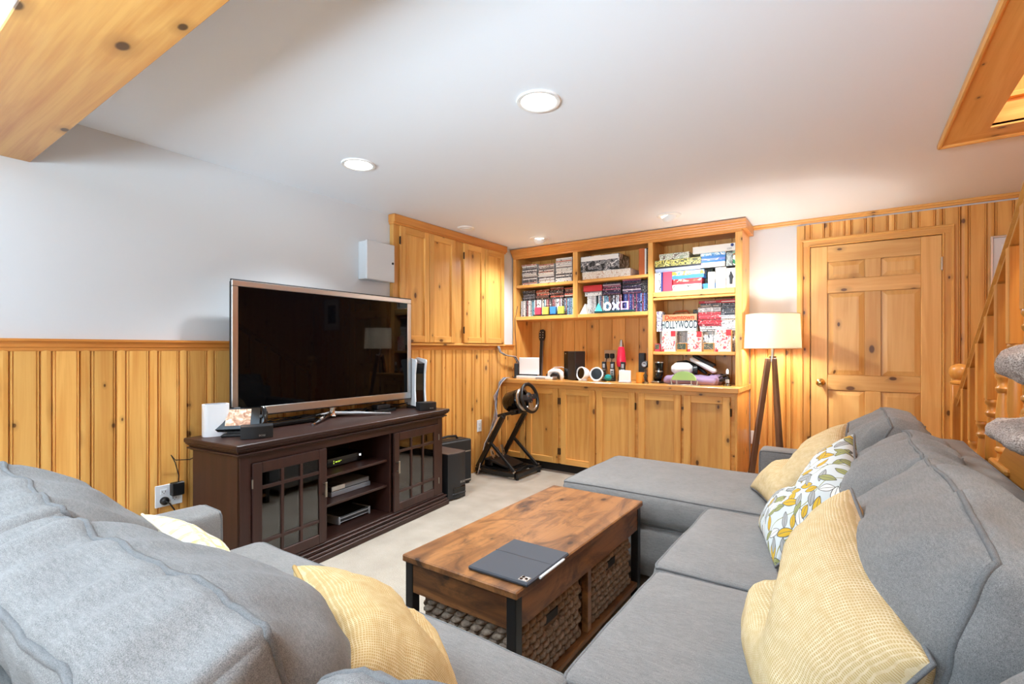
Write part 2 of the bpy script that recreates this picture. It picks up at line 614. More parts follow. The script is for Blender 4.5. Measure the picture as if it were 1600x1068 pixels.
def txt(body, size, mat, parent, loc, rot, extrude=.0006, align='CENTER', name='lettering', sx=1., bold=0.):
    c = D.curves.new(name, 'FONT')
    c.body = body
    c.size = size
    c.extrude = extrude
    c.offset = bold
    c.align_x = align
    c.align_y = 'CENTER'
    tmp = D.objects.new(name, c)
    COL.objects.link(tmp)
    dg = bpy.context.evaluated_depsgraph_get()
    me = D.meshes.new_from_object(tmp.evaluated_get(dg))
    D.objects.remove(tmp)
    D.curves.remove(c)
    me.name = name
    me.materials.clear()
    me.materials.append(mat)
    o = D.objects.new(name, me)
    o.location = loc
    o.rotation_euler = rot
    o.scale = (sx, 1, 1)
    o.parent = parent
    COL.objects.link(o)
    return o


def copy_tree(o, parent=None):
    c = o.copy()
    COL.objects.link(c)
    if parent is not None:
        c.parent = parent
    for ch in list(o.children):
        copy_tree(ch, c)
    return c


def fb(p, oct=3):
    return noise.fractal(p, 1.0, 2.0, oct)


_cs = {}


def cube_surface(nx, ny, nz):
    key = (nx, ny, nz)
    if key in _cs:
        return _cs[key]
    n = (nx, ny, nz)
    ids, pts, quads = {}, [], []
    def vid(i):
        if i not in ids:
            ids[i] = len(pts)
            p = []
            for a in range(3):
                t = 2 * i[a] / n[a] - 1
                p.append(math.copysign(1 - (1 - abs(t)) ** 1.7, t))
            pts.append(tuple(p))
        return ids[i]
    for ax in range(3):
        o = [a for a in range(3) if a != ax]
        for side in (0, n[ax]):
            for i in range(n[o[0]]):
                for j in range(n[o[1]]):
                    q = []
                    for di, dj in ((0, 0), (1, 0), (1, 1), (0, 1)):
                        k = [0, 0, 0]
                        k[ax] = side
                        k[o[0]] = i + di
                        k[o[1]] = j + dj
                        q.append(vid(tuple(k)))
                    quads.append(q)
    _cs[key] = (pts, quads)
    return _cs[key]


def cushion_fn(w, d, h, r, crown=(0, 0, .03), seed=0., wr=.004, post=None, freq=5.):
    half = (w / 2, d / 2, h / 2)
    def f(p):
        P = [p[i] * half[i] for i in range(3)]
        q = [max(-(half[i] - r), min(half[i] - r, P[i])) for i in range(3)]
        dv = V(P) - V(q)
        n = dv.normalized() if dv.length > 1e-9 else V((0, 0, 1))
        pos = V(q) + n * r
        e = [1 - p[i] * p[i] for i in range(3)]
        pos += V((crown[0] * p[0] * e[1] * e[2], crown[1] * p[1] * e[0] * e[2], crown[2] * p[2] * e[0] * e[1]))
        if wr:
            k = fb(pos * freq + V((seed, seed * 1.7, 3.1)))
            pos += n * wr * k * 2
        if post:
            pos = post(pos, p, n)
        return pos
    return f


def cushion(name, f, n, mat, parent, loc=(0, 0, 0), rot=None, loops=(), pr=.005, pipe_mat=None, label=None):
    pts, quads = cube_surface(*n)
    b = B().add([f(p) for p in pts], quads)
    o = obj(name, b, mat, parent, loc, rot, label=label, ang=180)
    for ax, sg in loops:
        a, c = [i for i in range(3) if i != ax]
        path = []
        m = 30
        for s0, s1 in (((-1, -1), (1, -1)), ((1, -1), (1, 1)), ((1, 1), (-1, 1)), ((-1, 1), (-1, -1))):
            for i in range(m):
                t = i / m
                tt = 2 * t - 1
                tt = math.copysign(1 - (1 - abs(tt)) ** 1.7, tt)
                t = (tt + 1) / 2
                p = [0, 0, 0]
                p[ax] = sg
                p[a] = s0[0] + (s1[0] - s0[0]) * t
                p[c] = s0[1] + (s1[1] - s0[1]) * t
                path.append(f(tuple(p)))
        obj('piping', B().tube(path, pr, 6, True), pipe_mat or sofa_pipe, o, ang=180)
    return o


def pillow(name, label, cat, corners, thick, mat, pipe, chop=0., seed=0., N=30, flip=1, pinch=.05, group=None, wr=.008, uvs=1., v0=.1):
    """corners: bottom-left, bottom-right, top-right, top-left (world)"""
    c = [V(x) for x in corners]
    ctr = sum(c, V()) / 4
    nrm = ((c[1] - c[0]) + (c[2] - c[3])).cross((c[3] - c[0]) + (c[2] - c[1])).normalized() * flip
    across = ((c[1] - c[0]) + (c[2] - c[3])).normalized()
    def base(u, v):
        u2 = u * (1 - pinch * (1 - v * v) * u * u)
        v2 = v * (1 - pinch * (1 - u * u) * v * v)
        s, t = (u2 + 1) / 2, (v2 + 1) / 2
        p = (c[0] * (1 - s) + c[1] * s) * (1 - t) + (c[3] * (1 - s) + c[2] * s) * t
        g = math.exp(-((v - v0) / .30) ** 2)
        return p + across * chop * g * max(0, 1 - s) ** 1.8
    def thk(u, v, sd):
        e = max(0., (1 - u ** 2) * (1 - v ** 2))
        T = thick / 2 * (e ** .42 if e > 0 else 0)
        if chop:
            q = max(0., min(1., (.35 - u) / .75))
            q = q * q * (3 - 2 * q)
            T *= 1 - (.85 if sd > 0 else .35) * q * math.exp(-((v - v0 + .30 * (u + 1)) / .19) ** 2)
        T += wr * fb(V((u * 2.2 + seed, v * 2.2, sd * 3 + seed))) * min(1., e * 4)
        return T
    b = B()
    uvl = b.bm.loops.layers.uv.new('UVMap')
    gr = lambda t: math.copysign(1 - (1 - abs(t)) ** 1.5, t)
    V1, V2 = {}, {}
    for i in range(N + 1):
        for j in range(N + 1):
            u, v = gr(2 * i / N - 1), gr(2 * j / N - 1)
            p = base(u, v)
            V1[i, j] = b.bm.verts.new(p - ctr + nrm * thk(u, v, 1))
            V2[i, j] = V1[i, j] if i in (0, N) or j in (0, N) else b.bm.verts.new(p - ctr - nrm * thk(u, v, -1) * .85)
    for i in range(N):
        for j in range(N):
            ij = [(i, j), (i + 1, j), (i + 1, j + 1), (i, j + 1)]
            for VV in (V1, V2):
                f = b.bm.faces.new([VV[k] for k in ij])
                for lp, k in zip(f.loops, ij):
                    lp[uvl].uv = ((gr(2 * k[0] / N - 1) + 1) / 2 * uvs, (gr(2 * k[1] / N - 1) + 1) / 2 * uvs)
    o = obj(name, b, mat, None, ctr, ang=180)
    tag(o, label, cat, group)
    path = []
    m = 24
    for s0, s1 in (((-1, -1), (1, -1)), ((1, -1), (1, 1)), ((1, 1), (-1, 1)), ((-1, 1), (-1, -1))):
        for i in range(m):
            t = i / m
            path.append(base(s0[0] + (s1[0] - s0[0]) * t, s0[1] + (s1[1] - s0[1]) * t) - ctr)
    obj('piping', B().tube(path, .0045, 6, True), pipe, o, ang=180)
    return o


# ------------------------------------------------------------------ the room
WX, BY, CZ, RX, FY = -3.03, 4.74, 2.27, 1.5, -2.7      # left wall, back wall, ceiling, stair wall, open end
struct('floor', B().box(WX - .1, FY, -.1, RX + .1, BY + .1, 0), carpet, smooth=False)
OX, OY = .47, 3.29                                       # stairwell opening in the ceiling
struct('ceiling', B().box(WX - .1, FY, CZ, OX, BY + .1, CZ + .12).box(OX, OY, CZ, RX + .1, BY + .1, CZ + .12), ceil_paint, smooth=False)
wall_left = struct('wall_left', B().box(WX - .1, FY, 0, WX, BY + .1, CZ), wall_paint, smooth=False)
wall_back = struct('wall_back', B().box(WX, BY, 0, RX, BY + .1, CZ), wall_paint, smooth=False)
wall_stairs = struct('wall_stairs', B().box(RX, FY, 0, RX + .1, BY + .1, 4.6), pine_z, smooth=False)
wall_well = struct('wall_stairwell', B().box(OX, OY, CZ + .12, RX, OY + .1, 4.6).box(OX - .1, FY, CZ + .12, OX, OY + .1, 4.6), wall_paint, smooth=False)
struct('ceiling_stairwell', B().box(OX - .1, FY, 4.6, RX + .1, OY + .1, 4.7), ceil_paint, smooth=False)

_pm = {}


def plank(parent, wide, L, loc, rotz=0., mat=pine_z):
    w = .0975 if wide else .0392
    key = (wide, round(L, 3), mat.name)
    if key not in _pm:
        t = .016
        g = .009 if wide else .0
        pr = [(0, 0), (w, 0), (w, -.005), (w - .004, -t)]
        if wide:
            pr += [(w - .008, -t), (w - .0105, -t + .006), (w - .013, -t), (.013, -t), (.0105, -t + .006), (.008, -t)]
        else:
            pr += [(w / 2, -t - .002)]
        pr += [(.004, -t), (0, -.005)]
        _pm[key] = mesh_of('plank', B().prism(pr, 0, L), mat, smooth=False)
    return obj('plank', _pm[key], None, parent, loc, (0, 0, rotz))


# left wainscot: wide boards with narrow beads between them
y = -1.2
y0 = .498 - .019 - .1395 * 13
k = 0
while y0 < BY - .05:
    plank(wall_left, False, 1.195, (WX, y0, 0), PI / 2)
    if y0 + .0405 + .0975 < BY:
        plank(wall_left, True, 1.195, (WX, y0 + .0405, 0), PI / 2)
    y0 += .1395
# chair rail on the left wall
RP = [(0, 1.19), (.016, 1.19), (.019, 1.197), (.019, 1.205), (.024, 1.21), (.024, 1.224), (.03, 1.232), (.036, 1.236), (.036, 1.247), (0, 1.247)]
Mrail = Mx(((1, 0, 0, WX), (0, 0, 1, 0), (0, 1, 0, 0), (0, 0, 0, 1)))
struct('trim_1', B().prism(RP, -1.3, BY, Mrail), pine_orange_y, smooth=False)

# back wall planks
y0 = -.296 - .0193 - .1375 * 4
while y0 < RX - .03:
    for wide, x in ((False, y0), (True, y0 + .0395)):
        w = .0975 if wide else .0385
        if x < -.75 or x + w > RX:
            continue
        if x < -.36:
            plank(wall_back, wide, 1.2, (x, BY, 0))
        elif x > .545 or x + w < -.33:
            plank(wall_back, wide, 2.222, (x, BY, 0))
        else:
            plank(wall_back, wide, 2.222 - 2.085, (x, BY, 2.085))
    y0 += .1375
struct('trim_2', B().box(-.372, BY - .022, 0, -.316, BY, 2.22, .004), pine_z, smooth=False)      # edge board beside the door casing
struct('trim_3', B().box(-.728, BY - .018, 2.235, RX, BY, CZ, .004).box(-.728, BY - .034, 2.25, RX, BY, CZ, .004), pine_x, smooth=False)
struct('trim_4', B().box(-.738, BY - .03, 1.2, -.372, BY, 1.232, .006), pine_x, smooth=False)   # wainscot cap beside the bookcase

# door casing
cz = B()
cz.box(-.338, BY - .03, 0, -.276, BY, 2.092, .005).box(-.345, BY - .04, 0, -.325, BY, 2.1, .006).box(-.29, BY - .036, 0, -.276, BY, 2.046, .004)
cz.box(.545, BY - .03, 0, .607, BY, 2.092, .005).box(.594, BY - .04, 0, .614, BY, 2.1, .006).box(.545, BY - .036, 0, .559, BY, 2.046, .004)
struct('trim_5', cz, pine_z, smooth=False)
struct('trim_6', B().box(-.338, BY - .031, 2.034, .607, BY, 2.092, .005).box(-.345, BY - .041, 2.08, .614, BY, 2.1, .006).box(-.28, BY - .037, 2.034, .55, BY, 2.048, .004), pine_x, smooth=False)

# six panel pine door
door = struct('door_1', B().box(-.272, BY - .012, .01, .543, BY - .001, 2.03), door_z, smooth=False)
DY0, DY1 = BY - .028, BY - .0115
PX = [(-.157, .088), (.189, .426)]
PZ = [(1.758, 1.90), (.992, 1.65), (.22, .872)]
for xa, xb in ((-.272, -.157), (.426, .543)):
    obj('stile', B().box(xa, DY0, .012, xb, DY1, 2.03, .003), door_z, door, smooth=False)
for za, zb in ((1.90, 2.03), (1.65, 1.758), (.872, .992), (.012, .22)):
    obj('rail', B().box(-.157, DY0, za, .426, DY1, zb, .003), door_x, door, smooth=False)
for za, zb in PZ:
    obj('mullion', B().box(.088, DY0, za, .189, DY1, zb, .003), door_z, door, smooth=False)
for xa, xb in PX:
    for za, zb in PZ:
        i, m = .004, .038
        b = B()
        A = [(xa + i, DY1, za + i), (xb - i, DY1, za + i), (xb - i, DY1, zb - i), (xa + i, DY1, zb - i)]
        e = DY0 + .004
        C_ = [(xa + m, e, za + m), (xb - m, e, za + m), (xb - m, e, zb - m), (xa + m, e, zb - m)]
        e0 = DY0 + .012
        A2 = [(xa + i, e0, za + i), (xb - i, e0, za + i), (xb - i, e0, zb - i), (xa + i, e0, zb - i)]
        b.add(A + A2 + C_, [(0, 1, 5, 4), (1, 2, 6, 5), (2, 3, 7, 6), (3, 0, 4, 7), (4, 5, 9, 8), (5, 6, 10, 9), (6, 7, 11, 10), (7, 4, 8, 11), (8, 9, 10, 11)])
        obj('panel', b, door_z, door, smooth=False)
Mk = Mx.Translation((-.205, DY0, .93)) @ Mx.Rotation(PI / 2, 4, 'X')
obj('door_knob', B().lathe([(.032, 0), (.032, .006), (.014, .012), (.012, .03), (.022, .036), (.03, .05), (.028, .062), (.016, .07), (.004, .072)], 24, Mk), brass, door, label='round brass door knob')
for z in (1.82, .28):
    obj('hinge', B().box(.536, DY0 - .004, z - .045, .55, DY0, z + .045, .001).cyl((.543, DY0 - .008, z - .048), (.543, DY0 - .008, z + .048), .006, 10), nickel, door, smooth=False)

# timber-bottomed ceiling beam
beam = struct('beam', B().box(WX, .3, 2.052, .36, .584, CZ), ceil_paint, smooth=False)
obj('beam_board', B().box(WX + .001, .298, 2.036, .36, .588, 2.0535, .003), wood('beam_pine', (206, 152, 84), (182, 118, 58), 0, knot_c=(46, 26, 18), kscale=5), beam, smooth=False)

# stairwell opening: flat casing below the ceiling, jamb boards and panelling above
well_x = wood('stairwell_pine', (236, 182, 104), (220, 156, 78), 0, var=.05)
well_y = wood('stairwell_pine_long', (236, 182, 104), (220, 156, 78), 1, var=.05)
struct('trim_7', B().prism([(.378, FY), (.545, FY), (.545, 3.215), (.378, 3.382)], CZ - .018, CZ).box(.37, FY, CZ - .03, .39, 3.388, CZ, .006), well_y, smooth=False)
struct('trim_8', B().prism([(.378, 3.382), (.545, 3.215), (RX, 3.215), (RX, 3.382)], CZ - .018, CZ).box(.37, 3.368, CZ - .03, RX, 3.388, CZ, .006), well_x, smooth=False)
struct('trim_9', B().box(OX - .005, FY, CZ - .01, .545, 3.23, CZ + .16), well_y, smooth=False)
struct('trim_10', B().box(OX, 3.215, CZ - .01, RX, OY + .01, CZ + .10).box(OX, 3.20, CZ + .10, RX, OY, CZ + .13, .006), well_x, smooth=False)
x = .56
while x < RX - .1:
    plank(wall_well, False, 2.1, (x, OY, CZ + .13))
    plank(wall_well, True, 2.1, (x + .0395, OY, CZ + .13))
    x += .1375

# ceiling downlights
for i, (cx, cy) in enumerate(CANS):
    t = thing('recessed_light', ['round recessed ceiling light above the coffee table, ring trim', 'round recessed ceiling light above the television, nearer the grey wall',
              'round recessed ceiling light in the middle of the room behind the sofa', 'round recessed ceiling light near the grey wall behind the sofa'][i], 'ceiling light', (cx, cy, CZ), group='recessed ceiling lights')
    obj('trim_ring', B().lathe([(.076, -.001), (.076, -.006), (.082, -.009), (.094, -.007), (.096, -.0005), (.08, -.0005)], 36, cap=False), white_matt, t)
    obj('lens', B().lathe([(.077, -.004), (.077, -.002)], 36), lens_glow, t)
for (cx, cy, tx, ty, lab) in ((-2.48, 4.06, -.35, .55, 'white eyeball ceiling light with a lit bulb, nearer the corner cupboards'),
                              (-1.20, 3.95, .5, .5, 'white eyeball ceiling light above the tall end of the bookcase')):
    t = thing('eyeball_light', lab, 'ceiling light', (cx, cy, CZ), group='eyeball ceiling lights')
    obj('trim_ring', B().lathe([(.05, -.001), (.06, -.012), (.082, -.010), (.094, -.005), (.096, -.0005), (.06, -.0005)], 32, cap=False), white_matt, t)
    q = V((tx, ty, -1)).normalized().to_track_quat('-Z', 'Y').to_matrix().to_4x4()
    eb = obj('eyeball', B().lathe([(.058, .01), (.06, -.01), (.055, -.028), (.043, -.044), (.038, -.044), (.034, -.03)], 28, q, cap=False), white_matt, t)
    obj('bulb', B().lathe([(.002, -.046), (.02, -.045), (.033, -.038), (.035, -.03)], 24, q), bulb_glow, t)
t = thing('ceiling_vent', 'small round white ceiling vent beside the wall cabinet', 'vent', (-2.80, 3.34, CZ))
obj('vent_ring', B().lathe([(.04, -.004), (.055, -.012), (.07, -.008), (.075, -.0005)], 28, cap=False), white_matt, t)
obj('vent_cone', B().lathe([(.001, -.016), (.03, -.014), (.04, -.004)], 24), white_matt, t)

# ------------------------------------------------------------------ panelled cabinet door helper (front faces local -y)
def shaker(parent, name, x0, x1, z0, z1, y, t=.02, st=.06, hinge=None, mz=None, mx=None, up=False):
    """frame-and-panel door: front face at y, behind it y+t"""
    mz, mx = mz or pine_z, mx or pine_x
    b = B().box(x0 + .01, y + .0145, z0 + .01, x1 - .01, y + t - .001, z1 - .01)
    d = obj(name, b, mz, parent, smooth=False)
    for a, c in ((x0, x0 + st), (x1 - st, x1)):
        obj('stile', B().box(a, y, z0, c, y + t, z1, .003), mz, d, smooth=False)
    for a, c in ((z0, z0 + st), (z1 - st, z1)):
        obj('rail', B().box(x0 + st, y, a, x1 - st, y + t, c, .003), mx, d, smooth=False)
    if hinge is not None:
        hx = x0 - .006 if hinge < 0 else x1 + .006
        for z in (z0 + .12, z1 - .12):
            obj('hinge', B().box(hx - .006, y - .003, z - .03, hx + .006, y + .004, z + .03, .001).cyl((hx, y - .005, z - .032), (hx, y - .005, z + .032), .004, 8), hinge_m, d, smooth=False)
    return d


hinge_m = solid('antique_bronze', (74, 58, 44), .4, .8)

# tall wall cabinet on the left wall (local x runs along the wall into the room's depth)
wc = thing('wall_cabinet', 'knotty pine wall cabinet with four tall doors above the panelling', 'cabinet', (-2.985, 0, 0), PI / 2)
hinge_m2 = nickel
b = B().box(2.67, 0, 1.247, 4.185, .043, 2.20, .003)
obj('carcass', b, pine_z, wc, smooth=False)
obj('crown_moulding', B().box(2.655, -.03, 2.205, 4.2, .043, 2.268, .004).box(2.66, -.016, 2.19, 4.195, .043, 2.21, .004), pine_orange_x, wc, smooth=False)
obj('sill', B().box(2.665, -.012, 1.232, 4.19, .0, 1.252, .004), pine_x, wc, smooth=False)
for x0, x1, hg in ((2.728, 3.055, -1), (3.061, 3.394, None), (3.514, 3.83, -1), (3.836, 4.157, None)):
    shaker(wc, 'cabinet_door', x0, x1, 1.256, 2.188, -.0215, .02, .055, hinge=hg)

# electrical panel
ep = thing('electrical_panel', 'pale grey metal electrical panel box on the wall above the television', 'panel box', (WX, 2.37, 1.72))
obj('box_body', B().box(0, 0, 0, .085, .262, .282, .004), panel_grey, ep, smooth=False)
obj('panel_cover', B().box(.085, -.004, -.004, .1, .268, .287, .005), panel_grey, ep, smooth=False)
obj('latch', B().cyl((.099, .245, .142), (.105, .245, .142), .009, 14), black, ep)

# ------------------------------------------------------------------ base cabinets, countertop, bookcase
FYB = 4.19
bc = thing('base_cabinet', 'low built-in knotty pine cabinet with six panelled doors under the counter', 'cabinet', (0, FYB, 0))
b = B().box(-3.015, 0, .09, -.755, .545, .848, .002)
obj('carcass', b, pine_x, bc, smooth=False)
obj('toe_kick', B().box(-3.015, .06, 0, -.76, .54, .09), dark_brown, bc, smooth=False)
obj('end_panel', B().box(-.755, -.004, 0, -.735, .545, .848, .003), pine_z, bc, smooth=False)
for i, (x0, x1, hg) in enumerate(((-3.005, -2.72, None), (-2.70, -2.338, 1), (-2.307, -1.95, -1), (-1.932, -1.565, 1), (-1.535, -1.168, None), (-1.145, -.785, 1))):
    shaker(bc, 'cabinet_door', x0, x1, .092, .818, -.0215, .02, .058, hinge=hg)
ct = obj('countertop', B().box(-3.017, 4.155, .85, -.722, 4.735, .893, .004), wood('counter_pine', (226, 168, 96), (204, 136, 66), 0, rough=.22, var=.02), smooth=False)
tag(ct, 'long knotty pine countertop over the low cabinets', 'countertop')

YF, YBk = 4.39, 4.733
bk = thing('bookcase', 'built-in knotty pine bookcase of seven openings standing on the counter', 'bookcase', (0, 0, 0))
Z0, Z1 = .894, 2.17
for x0, x1, zb in ((-3.017, -2.977, Z0), (-2.29, -2.238, 1.51), (-1.524, -1.48, Z0), (-.788, -.734, Z0)):
    nm = 'side_panel' if x0 < -3 or x0 > -.9 else 'divider'
    obj(nm, B().box(x0, YF, zb, x1, YBk, 2.2, .003), pine_z, bk, smooth=False)
for x0, x1, za, zb in ((-2.977, -2.29, 1.853, 1.885), (-2.238, -1.524, 1.856, 1.885), (-2.977, -1.524, 1.508, 1.546), (-1.48, -.788, 1.664, 1.714), (-1.48, -.788, 1.148, 1.177)):
    obj('shelf', B().box(x0, YF + .004, za, x1, YBk - .01, zb, .005), pine_x, bk, smooth=False)
obj('shelf_cleat', B().box(-1.48, YF + .012, 1.64, -.788, YF + .034, 1.6645, .003), pine_x, bk, smooth=False)
obj('fascia', B().box(-3.017, YF - .004, 2.165, -.734, YF + .02, 2.215, .003), pine_orange_x, bk, smooth=False)
cp = [(-.002, 2.185), (-.012, 2.19), (-.014, 2.20), (-.022, 2.206), (-.024, 2.216), (-.034, 2.224), (-.036, 2.236), (-.048, 2.244), (-.05, 2.262), (.34, 2.262), (.34, 2.185)]
Mc = Mx(((0, 0, 1, 0), (1, 0, 0, YF), (0, 1, 0, 0), (0, 0, 0, 1)))
obj('crown_moulding', B().prism(cp, -3.02, -.70, Mc), pine_orange_x, bk, smooth=False)
x = -3.01
while x < -.75:
    x1 = min(x + .142, -.742)
    obj('plank', B().box(x + .001, YBk - .014, Z0, x1 - .001, YBk, 2.19, .003), pine_z, bk, smooth=False)
    x = x1 + .0005 if x1 < -.743 else 1

# ------------------------------------------------------------------ wall plates and picture
def outlet(loc, rotz, label, gang=1):
    t = thing('outlet', label, 'outlet', loc, rotz)
    w = .057 * gang + .015
    obj('cover_plate', B().box(-w / 2, -.006, -.058, w / 2, 0, .058, .003), white_pl, t, smooth=False)
    for g in range(gang):
        x = (g - (gang - 1) / 2) * .05
        for z in (-.022, .022):
            r = obj('receptacle', B().box(x - .016, -.0085, z - .014, x + .016, -.005, z + .014, .003), white_pl, t, smooth=False)
            obj('slot', B().box(x - .008, -.0092, z - .004, x - .006, -.008, z + .006).box(x + .006, -.0092, z - .004, x + .008, -.008, z + .006).cyl((x, -.0092, z - .008), (x, -.008, z - .008), .0022, 8), black, r, smooth=False)
    return t


outlet((WX + .0175, 1.124, .42), PI / 2, 'white double outlet plate on the panelling beside the media console', 2)
outlet((WX + .0175, 3.795, .446), PI / 2, 'white outlet plate on the panelling behind the racing wheel stand')
outlet((-.686, BY - .0185, .432), 0, 'white outlet plate beside the tripod lamp')
t = thing('power_adapter', 'square black power adapter plugged into the outlet beside the console', 'adapter', (WX + .026, 1.155, .445))
obj('adapter_body', B().box(0, -.03, -.03, .035, .03, .04, .004), black, t, smooth=False)
obj('cable', B().tube([(.03, .0, .04), (.035, .0, .08), (.03, -.015, .15), (.02, -.03, .19), (.02, -.01, .16), (.02, .06, .15), (.02, .14, .18)], .0025, 6), black, t)
t = thing('power_plug', 'round black plug in the lower socket of the outlet beside the console', 'plug', (WX + .026, 1.10, .395))
obj('plug_body', B().lathe([(.021, 0), (.021, .014), (.015, .022), (.006, .026)], 18, Mx.Rotation(PI / 2, 4, 'Y')), black, t)
obj('cable', B().tube([(.024, 0, 0), (.045, .01, -.01), (.055, .03, -.05), (.05, .06, -.14), (.04, .09, -.28), (.03, .12, -.39)], .004, 6), black, t)

pf = thing('picture_frame', 'silver-framed picture with a wide pale mount behind the stair rail', 'picture', (.80, BY - .015, 1.49))
f_ = .014
W_, H_ = .38, .495
obj('frame', B().box(0, -.018, 0, f_, 0, H_, .003).box(W_ - f_, -.018, 0, W_, 0, H_, .003).box(f_, -.018, 0, W_ - f_, 0, f_, .003).box(f_, -.018, H_ - f_, W_ - f_, 0, H_, .003), silver, pf, smooth=False)
obj('mount_board', B().box(f_, -.008, f_, W_ - f_, -.001, H_ - f_), mount, pf, smooth=False)
obj('mount_bevel', B().box(.085, -.0095, .095, W_ - .085, -.0075, H_ - .095).box(.055, -.0085, .062, W_ - .055, -.0079, H_ - .062), white_matt, pf, smooth=False)
obj('picture_print', B().box(.095, -.0105, .105, W_ - .095, -.009, H_ - .105), print_mat('dark_landscape_print', [(60, 62, 58), (90, 92, 84), (140, 140, 128), (70, 66, 60)], 9.), pf, smooth=False)

# ------------------------------------------------------------------ stairs
SLOPE = .637
RAILX = .56


def railz(yy):
    return .88 + (4.05 - yy) * SLOPE


st = thing('staircase', 'honey oak staircase climbing along the open side of the room', 'stairs', (0, 0, 0))
for i in range(12):
    ys = 3.90 - .28 * i
    obj('tread', B().box(RAILX - .05, ys - .30, .178 * (i + 1) - .03, RX - .002, ys, .178 * (i + 1), .008), oak_y, st, smooth=False)
    obj('riser', B().box(RAILX - .01, ys - .035, .178 * i, RX - .002, ys - .02, .178 * (i + 1) - .03), oak_y, st, smooth=False)
sz = lambda yy: (3.90 - yy) * SLOPE
Ms = Mx(((0, 0, 1, 0), (1, 0, 0, 0), (0, 1, 0, 0), (0, 0, 0, 1)))
obj('stringer', B().prism([(3.92, 0), (3.92, .12), (.6, sz(.6) + .07), (.6, sz(.6) - .30), (3.45, 0)], RAILX - .035, RAILX - .012, Ms), oak_y, st, smooth=False)

nw = thing('newel_post', 'honey oak newel post with a ball top at the foot of the stairs', 'post', (RAILX, 4.09, 0))
obj('post', B().box(-.045, -.045, 0, .045, .045, .28, .004).lathe([(.044, .28), (.048, .30), (.048, .315), (.036, .325), (.034, .36), (.048, .375), (.048, .39), (.038, .40), (.046, .47), (.046, .58), (.038, .64)], 24)
    .box(-.045, -.045, .64, .045, .045, .98, .004), oak_z, nw)
obj('ball_top', B().lathe([(.04, .98), (.05, .985), (.052, .995), (.036, 1.005), (.034, 1.01), (.048, 1.025), (.058, 1.05), (.056, 1.075), (.043, 1.097), (.022, 1.108), (.003, 1.11)], 28), oak_z, nw)

hr = thing('handrail', 'sloping honey oak handrail rising over the turned balusters', 'handrail', (0, 0, 0))
p0, p1 = V((RAILX, 4.06, railz(4.06))), V((RAILX, .9, railz(.9)))
hb = B().bar(p0, p1, .03, .055, (0, 0, 1), .008).bar(p0 + V((0, 0, .018)), p1 + V((0, 0, .018)), .058, .028, (0, 0, 1), .012)
obj('rail', hb, oak_y, hr, smooth=False)
obj('fillet', B().bar(p0 - V((0, 0, .032)), p1 - V((0, 0, .032)), .05, .012, (0, 0, 1), .002), oak_y, hr, smooth=False)

BALP = [(.026, .20), (.031, .206), (.031, .216), (.024, .226), (.023, .246), (.031, .256), (.031, .268), (.025, .276), (.029, .32), (.031, .36), (.029, .42), (.024, .48), (.021, .515), (.029, .525), (.030, .537), (.023, .547), (.0225, .57), (.030, .582), (.031, .594), (.027, .603)]
bal_mesh = None
ords = ['nearest the newel post', 'second from the newel post', 'third from the newel post', 'fourth from the newel post', 'fifth from the newel post', 'sixth from the newel post', 'seventh from the newel post', 'eighth from the newel post']
for i in range(12):
    yy = 3.86 - .205 * i
    top = railz(yy) - .034
    base = top - 1.0
    if bal_mesh is None:
        bal_mesh = [mesh_of('baluster_top', B().box(-.029, -.029, .60, .029, .029, 1.0, .003), oak_z, False),
                    mesh_of('baluster_turning', B().lathe(BALP, 18), oak_z),
                    mesh_of('baluster_base', B().box(-.029, -.029, .06, .029, .029, .205, .003), oak_z, False)]
    t = thing('baluster', 'turned oak baluster, ' + (ords[i] if i < 8 else 'high on the flight behind the cat tree'), 'baluster', (RAILX, yy, max(base, 0)), group='turned stair balusters')
    for nm, me in zip(('square_top', 'turning', 'square_base'), bal_mesh):
        obj(nm, me, None, t)
    if base < 0:
        t.location.z = base

# ------------------------------------------------------------------ sectional sofa
sofa = thing('sectional_sofa', 'large grey U-shaped fabric sofa with a chaise and loose back cushions', 'sofa', (0, 0, 0))


def soft_box(name, x0, y0, z0, x1, y1, z1, r=.02, crown=(.004, .004, .004), n=(10, 10, 6), loops=(), seed=0., label=None, wr=.0015):
    f = cushion_fn(x1 - x0, y1 - y0, z1 - z0, r, crown, seed, wr)
    return cushion(name, f, n, sofa_fab, sofa, ((x0 + x1) / 2, (y0 + y1) / 2, (z0 + z1) / 2), None, loops, .0045, label=label)


# bases, back frames, arms
soft_box('base', -1.87, -.02, .05, -.49, .93, .305, n=(20, 14, 6))
soft_box('base', -.47, -.02, .05, .33, 2.40, .305, n=(14, 24, 6))
soft_box('chaise_base', -1.31, 2.43, .05, .33, 3.19, .315, n=(24, 14, 6))
soft_box('back_frame', -2.04, -.12, .05, .46, .06, .72, .03, n=(30, 6, 10), loops=((2, 1),))
soft_box('back_frame', .30, .07, .05, .47, 3.36, .74, .03, n=(6, 30, 10), loops=((2, 1),))
soft_box('arm', -2.05, .065, .05, -1.885, .885, .612, .028, n=(8, 20, 14), loops=((1, 1),), seed=3)
soft_box('chaise_arm', -.45, 3.20, .05, .295, 3.36, .612, .028, n=(20, 8, 14), loops=((1, -1),), seed=5)
for x, y in ((-1.95, .0), (-1.95, .82), (.38, 3.28), (-1.27, 2.5), (-1.27, 3.1), (.38, .0)):
    obj('foot', B().lathe([(.02, 0), (.028, .052)], 12, Mx.Translation((x, y, 0))), dark_in, sofa)


